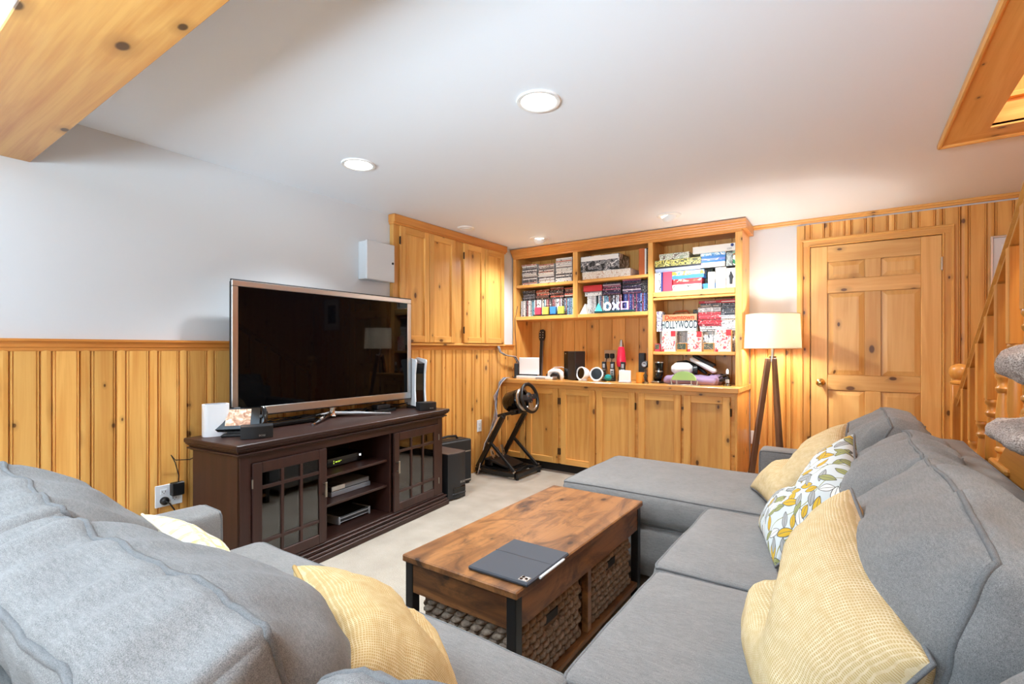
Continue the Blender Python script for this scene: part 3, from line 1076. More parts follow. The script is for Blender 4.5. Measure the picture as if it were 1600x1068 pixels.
def seat(x0, y0, x1, y1, zt=.468, th=.155, name='seat_cushion', crown=.022, seed=0.):
    f = cushion_fn(x1 - x0, y1 - y0, th, .036, (.008, .008, crown), seed, .003, freq=3.)
    n = (max(14, int((x1 - x0) * 26)), max(14, int((y1 - y0) * 26)), 6)
    return cushion(name, f, n, sofa_fab, sofa, ((x0 + x1) / 2, (y0 + y1) / 2, zt - th / 2), None, ((2, 1), (2, -1)), .005)


seat(-1.88, .12, -1.185, 1.02, seed=1)
seat(-1.178, .12, -.512, 1.00, seed=2)
seat(-.50, .16, .26, .955, seed=3)
seat(-.545, .963, .27, 1.637, seed=4)
seat(-.56, 1.645, .27, 2.405, seed=5)
seat(-1.335, 2.415, .27, 3.195, .475, .165, 'chaise_cushion', .02, 6)


def back_cushion(loc, rotz, w, h=.50, d=.20, tilt=0., seed=0., front=.10, wr=.010, roll=0.):
    def post(pos, p, n):
        # slumped, crumpled fabric: creases gathered at the seams, top sagging, belly pushed out
        x, y, z = pos
        tz = max(0., p[2])
        near = math.exp(-((1 - abs(p[2])) / .55) ** 2)
        cr = noise.noise(V((x * 17 + seed, y * 3., z * 3 + seed))) * (.008 + .022 * (1 - abs(p[2])) ** .5 * (1 if p[1] < 0 else .4) + .012 * (1 - abs(p[1])) * tz ** 4) * near
        cr += noise.noise(V((x * 5 + seed, y * 4., z * 15 + seed * 2))) * .018 * (1 - abs(p[2])) * (1 if p[1] < 0 else .3)
        cr += noise.noise(V((x * 42 + seed, y * 4., z * 5))) * .0045 * tz
        sag = -.020 * fb(V((x * 4 + seed * 3, seed, 0)), 2) * tz - .012 * p[0] ** 2 * tz
        return pos + n * cr + V((0, .010 * fb(V((x * 7 + seed, 4., seed)), 2) * tz, sag))
    f = cushion_fn(w, d, h, .03, (.014, .02, .010), seed, wr, post, 4.5)
    def f2(p):
        q = f(p)
        if p[1] < 0:
            q = q + V((0, -front * (1 - p[0] ** 4) * (1 - max(0., min(1., abs(p[2] * .95 + .12))) ** 2.4) * (-p[1]), 0))
        return q
    rot = Mx.Rotation(rotz, 4, 'Z') @ Mx.Rotation(tilt, 4, 'X') @ Mx.Rotation(roll, 4, 'Y')
    return cushion('back_cushion', f2, (46, 12, 36), sofa_fab, sofa, loc, rot.to_euler(), ((1, -1), (1, 1)), .0055)


# loveseat backs (face +Y: turned half way round)
back_cushion((-1.545, .285, .695), PI, .70, .44, .15, R(-20), 1.3, .12)
back_cushion((-.845, .285, .69), PI + .03, .70, .45, .15, R(-20), 2.9, .13)
back_cushion((-.33, .355, .64), PI + R(10), .36, .42, .15, R(-16), 4.4, .06)
# right hand run (face -X)
back_cushion((.225, .58, .645), -PI / 2 + R(4), .62, .42, .15, R(-18), 6.1, .07)
back_cushion((.17, 1.38, .682), -PI / 2, .84, .45, .14, R(-18), 7.7, .13)
back_cushion((.16, 2.11, .675), -PI / 2, .62, .44, .14, R(-18), 9.2, .12)
back_cushion((.125, 2.79, .685), -PI / 2, .70, .46, .14, R(-18), 11.4, .11)

# ------------------------------------------------------------------ throw pillows
pillow('throw_pillow', 'large yellow checked pillow with grey piping nearest on the long side of the sofa', 'pillow',
       [(-.20, 1.27, .515), (-.06, .86, .51), (.10, .95, .735), (.0, 1.43, .865)], .25, check_y, sofa_pipe, .06, 1.2, flip=1, v0=.05)
pillow('throw_pillow', 'leaf-print pillow in mustard and grey leaning on the middle back cushion', 'pillow',
       [(-.30, 2.15, .50), (-.20, 1.78, .50), (.03, 1.90, .72), (.01, 2.29, .875)], .19, floral, sofa_pipe, .05, 4.2, flip=1)
pillow('throw_pillow', 'cream yellow pillow leaning back on the chaise beside the low arm', 'pillow',
       [(-.42, 2.74, .50), (-.27, 2.38, .50), (-.01, 2.42, .75), (-.01, 2.73, .86)], .18, check_y, sofa_pipe, .03, 7.7, flip=1)
pillow('throw_pillow', 'yellow checked pillow folded at the top on the seat facing the coffee table', 'pillow',
       [(-.83, .83, .51), (-.50, .60, .50), (-.58, .43, .74), (-.98, .60, .735)], .20, check_dark, check_dark, .05, 3.3, flip=-1, v0=.05)
pillow('throw_pillow', 'pale yellow leaf-print pillow wedged between the back cushion and the arm by the console', 'pillow',
       [(-1.80, .74, .49), (-1.36, .72, .49), (-1.36, .58, .66), (-1.80, .60, .69)], .14, check_mat('yellow_white_print', (220, 217, 205), (216, 190, 122), 7), cream, .03, 5.3, flip=-1)

# ------------------------------------------------------------------ coffee table with baskets and a tablet
X0, X1, Y0, Y1 = -1.335, -.835, 1.235, 2.335
ctb = thing('coffee_table', 'rustic brown coffee table with black metal legs and a lower shelf', 'coffee table', ((X0 + X1) / 2, (Y0 + Y1) / 2, 0))
hw, hl = (X1 - X0) / 2, (Y1 - Y0) / 2
obj('table_top', B().box(-hw, -hl, .435, hw, hl, .46, .004), rustic_y, ctb, smooth=False)
for sx in (-1, 1):
    obj('apron_side', B().box(sx * (hw - .03), -hl + .045, .33, sx * (hw - .012), hl - .045, .435), rustic_y, ctb, smooth=False)
for sy in (-1, 1):
    obj('apron_end', B().box(-hw + .045, sy * (hl - .03), .33, hw - .045, sy * (hl - .012), .435), rustic_x, ctb, smooth=False)
for sx in (-1, 1):
    for sy in (-1, 1):
        x, y = sx * (hw - .027), sy * (hl - .027)
        obj('leg', B().box(x - .018, y - .018, 0, x + .018, y + .018, .434, .002), black_metal, ctb, smooth=False)
obj('lower_shelf', B().box(-hw + .012, -hl + .012, .055, hw - .012, hl - .012, .078, .003), rustic_y, ctb, smooth=False)
for sx in (-1, 1):
    obj('centre_post', B().box(sx * (hw - .035) - .014, -.016, .078, sx * (hw - .035) + .014, .016, .33, .002), rustic_y, ctb, smooth=False)


def basket(label, loc, w, l, h):
    t = thing('woven_basket', label, 'basket', loc, group='woven baskets under the coffee table')
    b = B()
    th = .014
    b.box(-w / 2 + th, -l / 2 + th, 0, w / 2 - th, l / 2 - th, .012)
    faces = [((-w / 2, -l / 2), (w / 2, -l / 2)), ((w / 2, -l / 2), (w / 2, l / 2)), ((w / 2, l / 2), (-w / 2, l / 2)), ((-w / 2, l / 2), (-w / 2, -l / 2))]
    for fi, (a, c) in enumerate(faces):
        a, c = V((a[0], a[1], 0)), V((c[0], c[1], 0))
        L = (c - a).length
        d = (c - a).normalized()
        nn = V((d.y, -d.x, 0))
        b.add([a, c, c + V((0, 0, h)), a + V((0, 0, h)), a - nn * th, c - nn * th, c - nn * th + V((0, 0, h)), a - nn * th + V((0, 0, h))],
              [(0, 1, 2, 3), (5, 4, 7, 6), (3, 2, 6, 7)])
        rows, cols = 8, int(L / .042)
        rh = h / rows
        cw = L / cols
        for r in range(rows):
            for q in range(cols + 1):
                u0 = (q - (.5 if r % 2 else 0)) * cw
                uc = u0 + cw / 2
                if uc < .004 or uc > L - .004:
                    continue
                if fi % 2 and abs(uc - L / 2) < .055 and h * .66 < (r + .5) * rh < h * .86:
                    continue
                cc = a + d * uc + V((0, 0, (r + .5) * rh))
                wv = cw * .62
                tw = .35 * rh
                # one plump twisted strand
                pts = [cc - d * wv - V((0, 0, tw)) - nn * .001, cc - d * wv * .5 + nn * .006 - V((0, 0, tw * .5)), cc + nn * .009, cc + d * wv * .5 + nn * .006 + V((0, 0, tw * .5)), cc + d * wv - nn * .001 + V((0, 0, tw))]
                b.tube(pts, [.002, rh * .36, rh * .46, rh * .36, .002], 6)
    o = obj('basket_weave', b, wicker_a, t, ang=80)
    for sx in (-1, 1):
        obj('handle_hole', B().box(sx * (w / 2 + .004) - .003, -.045, h * .69, sx * (w / 2 + .004) + .003, .045, h * .84, .002), dark_in, t, smooth=False)
    obj('rim', B().tube([(-w / 2, -l / 2, h), (w / 2, -l / 2, h), (w / 2, l / 2, h), (-w / 2, l / 2, h)], .009, 6, True), wicker_a, t)


cx, cy = (X0 + X1) / 2, (Y0 + Y1) / 2
basket('brown woven basket in the near half of the coffee table shelf', (cx, cy - .262, .078), .40, .44, .225)
basket('brown woven basket in the far half of the coffee table shelf', (cx, cy + .262, .078), .40, .44, .225)

ang = math.atan2(1.286 - 1.255, -1.057 + .814)
tb = thing('tablet', 'dark tablet in a folio cover with a white stylus on the coffee table', 'tablet', (-.944, 1.418, .4605), R(1))
obj('folio_case', B().box(-.118, -.142, 0, .118, .142, .013, .004), solid('slate_folio', (52, 56, 64), .6), tb, smooth=False)
obj('folio_seam', B().box(-.1175, .02, .0125, .1175, .022, .0133), black, tb, smooth=False)
obj('camera_bump', B().box(.076, -.134, .013, .110, -.104, .0155, .003), silver, tb, smooth=False)
for x, y in ((.085, -.112), (.085, -.126), (.1, -.119)):
    obj('camera_lens', B().cyl((x, y, .0155), (x, y, .0165), .0052, 14), black_gloss, tb)
obj('stylus', B().tube([(.1235, -.075, .008), (.1235, .085, .008), (.1235, .095, .008)], [.0045, .0045, .0015], 10), white_pl, tb)

# ------------------------------------------------------------------ media console
TH = R(95.5)
con = thing('media_console', 'dark espresso media console with glazed doors and open centre shelves', 'media console', (-2.449, 1.215, 0), TH)
CK = .94                                                  # console built 1.715 long, fitted to 1.64
con.scale = (CK, 1, 1)
L, DP, HT = 1.715, .415, .738
obj('top', B().box(-.045, -.045, .715, L + .045, DP, HT, .004), espresso_x, con, smooth=False)
cb = B()
for (o_, za, zb) in ((.038, .706, .7155), (.028, .698, .7065), (.018, .690, .6985), (.03, .6815, .6905), (.012, .672, .682)):
    cb.box(-o_, -o_, za, L + o_, DP - .002, zb, .003)
obj('crown_moulding', cb, espresso_x, con, smooth=False)
bb = B()
for (o_, za, zb) in ((.042, 0, .034), (.034, .034, .052), (.022, .052, .066), (.03, .066, .076), (.010, .076, .09)):
    bb.box(-o_, -o_, za, L + o_, DP - .002, zb, .004)
obj('plinth_moulding', bb, espresso_x, con, smooth=False)
for x0, x1 in ((0, .022), (L - .022, L)):
    obj('side_panel', B().box(x0, 0, .09, x1, DP - .01, .672), espresso_z, con, smooth=False)
for x0, x1 in ((.545, .565), (1.115, 1.135)):
    obj('divider', B().box(x0, .012, .09, x1, DP - .02, .632), espresso_z, con, smooth=False)
obj('back_panel', B().box(.02, DP - .02, .09, L - .02, DP - .01, .68), dark_in, con, smooth=False)
obj('cabinet_floor', B().box(.02, .004, .086, L - .02, DP - .02, .098), espresso_x, con, smooth=False)
obj('top_rail', B().box(.022, 0, .632, L - .022, .02, .675), espresso_x, con, smooth=False)
for x0, x1 in ((.0, .062), (L - .062, L)):
    obj('corner_stile', B().box(x0, -.003, .09, x1, .02, .68, .002), espresso_z, con, smooth=False)
for z in (.285, .455):
    obj('shelf', B().box(.565, .03, z - .016, 1.115, DP - .02, z, .002), espresso_x, con, smooth=False)
obj('inner_shelf', B().box(.03, .06, .33, .545, DP - .02, .345), espresso_x, con, smooth=False)
obj('inner_shelf', B().box(1.135, .06, .33, L - .03, DP - .02, .345), espresso_x, con, smooth=False)
for x0, x1, hs in ((.064, .543, 1), (1.137, L - .064, -1)):
    za, zb, s = .094, .630, .055
    d = obj('glazed_door', B().box(x0, -.014, za, x0 + s, .004, zb, .003).box(x1 - s, -.014, za, x1, .004, zb, .003).box(x0 + s, -.014, za, x1 - s, .004, za + s, .003).box(x0 + s, -.014, zb - s, x1 - s, .004, zb, .003), espresso_z, con, smooth=False)
    xs = [x0 + s, x0 + s + (x1 - x0 - 2 * s) / 3, x0 + s + (x1 - x0 - 2 * s) * 2 / 3, x1 - s]
    zs = [za + s, za + s + .075, zb - s - .075, zb - s]
    for x in xs[1:3]:
        obj('muntin', B().box(x - .009, -.013, za + s, x + .009, .002, zb - s, .002), espresso_z, d, smooth=False)
    for z in zs[1:3]:
        obj('muntin', B().box(x0 + s, -.0125, z - .009, x1 - s, .0015, z + .009, .002), espresso_x, d, smooth=False)
    for i in range(3):
        for j in range(3):
            obj('glass_pane', B().box(xs[i] + .001, -.006, zs[j] + .001, xs[i + 1] - .001, -.003, zs[j + 1] - .001), pane_glass, d, smooth=False)
    hx = x1 - .026 if hs > 0 else x0 + .026
    hz = .40
    obj('handle', B().box(hx - .008, -.04, hz - .042, hx + .008, -.034, hz + .042, .002).box(hx - .006, -.036, hz - .034, hx + .006, -.013, hz - .026).box(hx - .006, -.036, hz + .026, hx + .006, -.013, hz + .034), nickel, d, smooth=False)
    hx = x0 - .003 if hs > 0 else x1 + .003
    for z in (.20, .53):
        obj('hinge', B().cyl((hx, -.015, z - .022), (hx, -.015, z + .022), .004, 8), nickel, d)

RC = Mx.Rotation(TH, 4, 'Z')
CO = V((-2.449, 1.215, 0))


def on_con(x, y, z):
    return CO + RC @ V((x * CK, y, z))


# boxes in the console
p = on_con(.86, .16, .4555)
t = thing('set_top_box', 'black set-top box with a lit display on the top shelf of the console', 'electronics', p, TH)
obj('box_body', B().box(-.15, 0, .006, .15, .22, .062, .004), black_gloss, t, smooth=False)
obj('foot', B().box(-.13, .02, 0, -.11, .2, .0065).box(.11, .02, 0, .13, .2, .0065), black, t, smooth=False)
obj('logo', B().prism([(.112, .04), (.117, .034), (.122, .04), (.127, .034), (.127, .05), (.122, .046), (.117, .046), (.112, .05)], -.0012, .0, Mx(((1, 0, 0, 0), (0, 0, 1, 0), (0, 1, 0, 0), (0, 0, 0, 1)))), solid('lit_white_logo', (240, 240, 240), .4, emit=(240, 245, 255), es=1.2), t, smooth=False)
dsp = solid('green_display', (90, 120, 40), .4, emit=(170, 200, 60), es=1.2)
obj('display', B().box(-.10, -.001, .022, -.096, 0, .03).box(-.10, -.001, .036, -.096, 0, .042).box(-.085, -.001, .029, -.07, 0, .035).box(-.064, -.001, .028, -.06, 0, .037).box(-.054, -.001, .028, -.05, 0, .037).box(-.044, -.001, .034, -.038, 0, .037), dsp, t, smooth=False)
p = on_con(.87, .12, .2855)
t = thing('game_console', 'two-tone grey and silver flat console on the middle shelf of the console cabinet', 'game console', p, TH)
obj('lower_body', B().box(-.16, 0, .0, .165, .24, .03, .003), solid('matt_grey_plastic', (126, 130, 136), .4), t, smooth=False)
obj('upper_body', B().box(-.16, -.004, .036, .15, .24, .066, .003), solid('grey_gloss', (110, 114, 120), .3), t, smooth=False)
obj('silver_cap', B().box(-.161, -.0045, .0355, -.055, .1, .0665, .003), silver, t, smooth=False)
obj('seam', B().box(-.155, .006, .029, .145, .235, .037), black, t, smooth=False)
p = on_con(.90, .12, .0985)
t = thing('soundbar_player', 'small dark disc player on the bottom shelf of the console', 'electronics', p, TH)
obj('player_body', B().box(-.13, 0, .01, .13, .16, .046, .006), charcoal, t, smooth=False)
obj('front_trim', B().box(-.125, -.003, .012, .125, .001, .016).box(-.125, -.003, .034, .125, .001, .04), grey_pl, t, smooth=False)
for q_ in (-.135, .118):
    obj('end_cap', B().box(q_, -.004, .0, q_ + .017, .16, .05, .004), grey_pl, t, smooth=False)
p = on_con(.15, .10, .3455)
t = thing('white_stand', 'white two-pronged stand seen through the glass of the nearer console door', 'stand', p, TH)
obj('foot_block', B().box(-.03, -.03, 0, .03, .03, .05, .005), white_pl, t, smooth=False)
obj('prong', B().box(-.022, -.006, .05, -.01, .006, .19, .003), white_pl, t, smooth=False)
obj('prong', B().box(.008, -.006, .05, .02, .006, .19, .003), white_pl, t, smooth=False)

# ------------------------------------------------------------------ television
tv = thing('television', 'large flat television with a silver frame on the media console', 'television', (-2.855, 2.0425, .739), PI / 2)
tw, tz0, tz1 = .677, .078, .848
obj('back_shell', B().box(-tw + .004, -.012, tz0 + .004, tw - .004, .02, tz1 - .004, .004).box(-.4, .018, tz0 + .1, .4, .05, tz1 - .2, .01), black, tv, smooth=False)
e = .036
obj('bezel', B().box(-tw, -.02, tz0, tw, -.006, tz0 + .048, .003).box(-tw, -.02, tz1 - .034, tw, -.006, tz1, .003).box(-tw, -.02, tz0 + .048, -tw + e, -.006, tz1 - .034, .003).box(tw - e, -.02, tz0 + .048, tw, -.006, tz1 - .034, .003), silver, tv, smooth=False)
obj('screen', B().box(-tw + e, -.0155, tz0 + .048, tw - e, -.0115, tz1 - .034), screen, tv, smooth=False)
obj('clear_edge', B().box(-tw - .006, -.0145, tz0 - .006, tw + .006, -.0115, tz1 + .006, .001), charcoal, tv, smooth=False)
obj('stand_neck', B().lathe([(.03, .012), (.022, .03), (.02, .05), (.022, .09)], 20, Mx.Translation((0, .03, 0))).bar((0, .03, .06), (0, .03, .14), .05, .03, (0, 1, 0)), chrome, tv)
for fx, fy in ((-.29, -.19), (.33, -.175), (-.26, .11), (.26, .11)):
    obj('stand_foot', B().tube([(0, .03, .032), (fx * .5, .03 + (fy - .03) * .5, .022), (fx * .97, .03 + (fy - .03) * .97, .009), (fx, fy, .006)], [.014, .011, .009, .007], 8), chrome, tv)

# things on the console top
ZT = .7385


def bose_speaker(label, loc, rotz, w=.12, d=.09, h=.062):
    t = thing('small_speaker', label, 'speaker', loc, rotz)
    b = B()
    n = 12
    poly = [(-w / 2, d / 2)] + [(-w / 2 + w * i / n, -d / 2 - .012 * math.sin(PI * i / n)) for i in range(n + 1)] + [(w / 2, d / 2)]
    b.prism(poly, .002, h)
    obj('cabinet', b, charcoal, t)
    obj('grille', B().prism([(x * .96, y - .002) for x, y in poly[1:-1]] + [(w * .46, -d / 2 + .012), (-w * .46, -d / 2 + .012)], .005, h - .004), black, t)
    txt('BOSE', .013, silver, t, (w * .16, -d / 2 - .0155, .017), (PI / 2, 0, 0))
    return t


bose_speaker('black satellite speaker on the console in front of the handheld screen', (-2.56, 1.36, ZT), R(62), .15, .09, .064)
bose_speaker('black satellite speaker at the far end of the console by the white game tower', (-2.655, 2.70, ZT), R(68), .13, .085, .06)

t = thing('wifi_router', 'white upright rounded router box on the console corner by the grey wall', 'router', (-2.80, 1.265, ZT), R(75))
poly = []
for i in range(28):
    a = 2 * PI * i / 28
    ca, sa = math.cos(a), math.sin(a)
    poly.append((.062 * math.copysign(abs(ca) ** .55, ca), .045 * math.copysign(abs(sa) ** .55, sa)))
obj('housing', B().prism(poly, .0, .168), white_pl, t)
obj('top_grille', B().prism([(x * .8, y * .8) for x, y in poly], .165, .1695), grey_pl, t)

t = thing('handheld_display', 'handheld game device in a black stand with a bright picture on screen', 'handheld game', (-2.70, 1.33, ZT), R(52))
lean = Mx.Translation((0, 0, .022)) @ Mx.Rotation(R(-24), 4, 'X')
obj('shell', B().box(-.115, -.012, 0, .115, .012, .135, .01, M=lean), black_gloss, t, smooth=False)
for sx in (-1, 1):
    obj('grip', B().tube([lean @ V((sx * .113, 0, .01)), lean @ V((sx * .125, -.006, .04)), lean @ V((sx * .125, -.006, .095)), lean @ V((sx * .113, 0, .128))], [.014, .018, .018, .014], 12), black_gloss, t)
pm_, nt_, b_ = newmat('lit_picture_screen')
nz_ = nd(nt_, 'ShaderNodeTexNoise', {'Vector': nd(nt_, 'ShaderNodeTexCoord').outputs['Object'], 'Scale': 26., 'Detail': 3., 'Distortion': 1.5})
cc_ = ramp(nt_, nz_.outputs[0], [(.35, col((150, 104, 80))), (.5, col((196, 158, 130))), (.62, col((232, 214, 190)))])
nt_.links.new(cc_, b_.inputs['Base Color'])
nt_.links.new(cc_, b_.inputs['Emission Color'])
b_.inputs['Emission Strength'].default_value = .25
obj('lit_screen', B().box(-.060, -.0135, .028, .060, -.0118, .118, M=lean), pm_, t, smooth=False)
for sx in (-1, 1):
    obj('thumbstick', B().cyl(lean @ V((sx * .112, -.02, .07)), lean @ V((sx * .112, -.032, .07)), .008, 12), charcoal, t)
obj('stand_base', B().box(-.07, -.05, 0, .07, .05, .012, .004).box(-.05, .0, .01, .05, .016, .04, .003), black, t, smooth=False)

t = thing('media_bar', 'long flat black sensor bar lying under the television', 'electronics', (-2.80, 1.66, ZT), PI / 2 + R(3))
obj('bar_body', B().box(-.20, -.02, .002, .20, .02, .03, .008), black_gloss, t, smooth=False)
obj('foot', B().box(-.17, -.012, 0, -.13, .012, .003).box(.13, -.012, 0, .17, .012, .003), black, t, smooth=False)
t = thing('streaming_box', 'small flat black box under the far end of the television', 'electronics', (-2.865, 2.44, ZT), PI / 2)
obj('box_body', B().box(-.10, -.06, 0, .10, .05, .022, .004), black_gloss, t, smooth=False)
obj('top_plate', B().box(-.05, -.03, .0215, .07, .04, .05, .004), black, t, smooth=False)
t = thing('tangled_cables', 'thin cables trailing behind the television across the console top', 'cables', (-2.92, 2.1, ZT))
for i in range(5):
    obj('cable', B().tube([(.03 * math.sin(i + j * .7), -.75 + j * .105, .006 + .028 * abs(math.sin(i * 1.7 + j * .9))) for j in range(15)], .0028, 5), black, t)

# tall white and black game tower
t = thing('game_tower', 'tall white game console with a glossy black core at the far end of the console', 'game console', (-2.86, 2.79, ZT), R(66))
Mt = Mx(((1, 0, 0, 0), (0, 0, 1, 0), (0, 1, 0, 0), (0, 0, 0, 1)))
fin = [(-.13, .0), (.12, .0), (.105, .12), (.11, .25), (.135, .345), (.125, .36), (-.06, .375), (-.13, .36)]
MF = Mx(((0, 0, 1, 0), (-1, 0, 0, 0), (0, 1, 0, .02), (0, 0, 0, 1)))
obj('white_side', B().prism(fin, -.046, -.036, MF), white_pl, t, smooth=False)
obj('white_side', B().prism(fin, .036, .046, MF), white_pl, t, smooth=False)
obj('black_core', B().prism([(-.12, .004), (.10, .004), (.088, .12), (.09, .25), (.105, .33), (-.06, .355), (-.12, .345)], -.036, .036, MF), black_gloss, t, smooth=False)
obj('round_base', B().lathe([(.07, 0), (.072, .008), (.05, .02), (.04, .026)], 28), black, t)

# ------------------------------------------------------------------ subwoofer and guitar amplifier
t = thing('subwoofer', 'black subwoofer tower with a low slot on the carpet beside the console', 'speaker', (-2.752, 3.0, 0), R(87))
n = 14
w, d = .20, .34
poly = [(-w / 2, d / 2)] + [(-w / 2 + w * i / n, -d / 2 + .02 - .02 * math.sin(PI * i / n)) for i in range(n + 1)] + [(w / 2, d / 2)]
obj('cabinet', B().prism(poly, .012, .365), charcoal, t)
obj('top_cap', B().prism([(x * 1.01, y * 1.01) for x, y in poly], .365, .372), solid('brown_grey_vinyl', (84, 74, 72), .5), t)
obj('port', B().box(-.055, -d / 2 - .0015, .055, .085, -d / 2 + .05, .10, .006), black_gloss, t, smooth=False)
obj('port_lip', B().box(-.06, -d / 2 - .003, .035, .09, -d / 2 + .05, .056, .008), charcoal, t, smooth=False)
txt('BOSE', .024, silver, t, (.045, -d / 2 - .004, .135), (PI / 2, 0, 0))
obj('foot', B().box(-.1, -.15, 0, -.08, .16, .013).box(.08, -.15, 0, .1, .16, .013), black, t, smooth=False)

t = thing('guitar_amplifier', 'black guitar amplifier with silver piping on the carpet behind the subwoofer', 'amplifier', (-2.925, 3.245, 0), R(81))
w, d, h = .42, .16, .395
obj('cabinet', B().box(-w / 2, -d / 2, .012, w / 2, d / 2, h, .01), solid('black_vinyl', (30, 29, 29), .6), t, smooth=False)
obj('grille_cloth', B().box(-w / 2 + .022, -d / 2 - .004, .035, w / 2 - .022, -d / 2 + .004, h - .105), dark_cloth, t, smooth=False)
for q_ in (h - .108, .034):
    obj('piping', B().box(-w / 2 + .018, -d / 2 - .006, q_, w / 2 - .018, -d / 2 + .002, q_ + .009), silver, t, smooth=False)
txt('Fender', .05, silver, t, (-.08, -d / 2 - .007, h - .13), (PI / 2, 0, 0))
obj('top_panel', B().box(-w / 2 + .03, -d / 2 + .02, h - .002, w / 2 - .03, d / 2 - .02, h + .004), charcoal, t, smooth=False)
obj('carry_handle', B().tube([(-.11, .0, h), (-.09, .0, h + .028), (.0, .0, h + .034), (.09, .0, h + .028), (.11, .0, h)], .011, 8), black, t)
obj('foot', B().box(-w / 2 + .02, -.07, 0, -w / 2 + .05, .07, .013).box(w / 2 - .05, -.07, 0, w / 2 - .02, .07, .013), black, t, smooth=False)

# ------------------------------------------------------------------ racing wheel stand (driver sits on the +X side)
ws = thing('wheel_stand', 'black folding steel stand for a racing wheel in front of the low cabinets', 'stand', (-2.76, 3.92, 0))
YA, YB = -.19, .19
XF, XR = .245, -.215
for yy in (YA, YB):
    obj('base_rail', B().box(XR, yy - .02, .022, XF, yy + .02, .06, .003), black_metal, ws, smooth=False)
    xt = -.13 if yy == YA else -.02
    obj('upright', B().bar((XR, yy, .06), (.085, yy, .57), .045, .032, (0, 1, 0)), black_metal, ws, smooth=False)
    obj('upper_arm', B().bar((-.005, yy * .92, .43), (.095, yy * .92, .59), .03, .026, (0, 1, 0)), black_metal, ws, smooth=False)
    obj('brace', B().bar((-.06, yy, .31), (XF - .02, yy, .062), .028, .022, (0, 1, 0)), black_metal, ws, smooth=False)
    for px, pz in ((-.065, .31), (XF - .02, .07), (XR + .05, .05)):
        s = -1 if yy == YA else 1
        obj('bolt', B().cyl((px, yy + s * .014, pz), (px, yy + s * .03, pz), .009, 10), silver, ws)
    obj('clamp_knob', B().lathe([(.006, 0), (.006, .02), (.016, .022), (.018, .03), (.016, .038), (.003, .039)], 12, Mx.Translation((-.10, yy + .016, .25)) @ Mx.Rotation(PI / 2, 4, 'Y') @ Mx.Rotation(PI, 4, 'X')), black, ws)
obj('front_bar', B().box(XF - .02, YA - .02, .022, XF + .02, YB + .02, .06, .003), black_metal, ws, smooth=False)
obj('rear_bar', B().box(XR - .02, YA - .02, .022, XR + .02, YB + .02, .06, .003), black_metal, ws, smooth=False)
obj('cross_bar', B().box(.11, YA, .026, .14, YB, .056, .003), black_metal, ws, smooth=False)
obj('pedal_plate', B().box(-.2, YA + .03, .058, .12, YB - .03, .064), black_metal, ws, smooth=False)
obj('wheel_plate', B().bar((.02, 0, .582), (.19, 0, .627), .34, .008, (0, 0, 1)).bar((.0, YA * .8, .565), (.20, YA * .8, .615), .03, .026).bar((.0, YB * .8, .565), (.20, YB * .8, .615), .03, .026), black_metal, ws, smooth=False)
for x, yy in ((XF, YA), (XF, YB), (XR, YA), (XR, YB)):
    obj('foot', B().cyl((x, yy, 0), (x, yy, .024), .017, 12), black, ws)

Mw = Mx.Translation((-2.60, 3.90, .645)) @ Mx.Rotation(R(-14), 4, 'Y')
rw = thing('racing_wheel', 'black racing wheel controller with a round motor housing on the folding stand', 'steering wheel', (-2.59, 3.90, .715), rot=(0, R(-14), 0))
# local +x points at the driver
MX = Mx.Rotation(PI / 2, 4, 'Y')
obj('motor_housing', B().lathe([(.03, -.17), (.075, -.165), (.098, -.13), (.105, -.04), (.108, .0), (.10, .02), (.085, .03)], 28, MX), black_gloss, rw)
obj('clamp_block', B().box(-.10, -.075, -.125, .01, .075, -.07, .008), black, rw, smooth=False)
obj('chrome_ring', B().lathe([(.09, .018), (.108, .022), (.112, .034), (.10, .046), (.085, .042)], 32, MX, cap=False), silver, rw)
obj('shaft', B().cyl((.03, 0, 0), (.10, 0, 0), .03, 20), black, rw)
wx = .105
rim = []
for i in range(40):
    a = 2 * PI * i / 40
    rim.append((wx, .132 * math.sin(a), .132 * math.cos(a)))
obj('rim', B().tube(rim, .0165, 10, True), black, rw, ang=180)
obj('hub', B().lathe([(.05, .0), (.055, .012), (.045, .022), (.02, .026), (.003, .027)], 28, Mx.Translation((wx - .012, 0, 0)) @ MX), charcoal, rw)
for a in (0, PI, ):
    obj('spoke', B().bar((wx, .04 * math.cos(a), .005), (wx, .125 * math.cos(a), .012), .05, .012, (1, 0, 0)), charcoal, rw, smooth=False)
obj('spoke', B().bar((wx, 0, -.04), (wx, 0, -.125), .06, .012, (1, 0, 0)), silver, rw, smooth=False)
arc = [(wx + .006, .118 * math.sin(a), .118 * math.cos(a)) for a in [PI * .72 + PI * .56 * i / 14 for i in range(15)]]
obj('silver_insert', B().tube(arc, .012, 8), silver, rw, ang=180)
txt('G', .028, silver, rw, (wx + .0162, 0, 0), (PI / 2, 0, PI / 2))
for i in range(6):
    a = 2 * PI * i / 6
    obj('button', B().cyl((wx + .006, .038 * math.sin(a), .038 * math.cos(a)), (wx + .015, .038 * math.sin(a), .038 * math.cos(a)), .006, 10), silver if i % 2 else red_c if i == 2 else charcoal, rw)

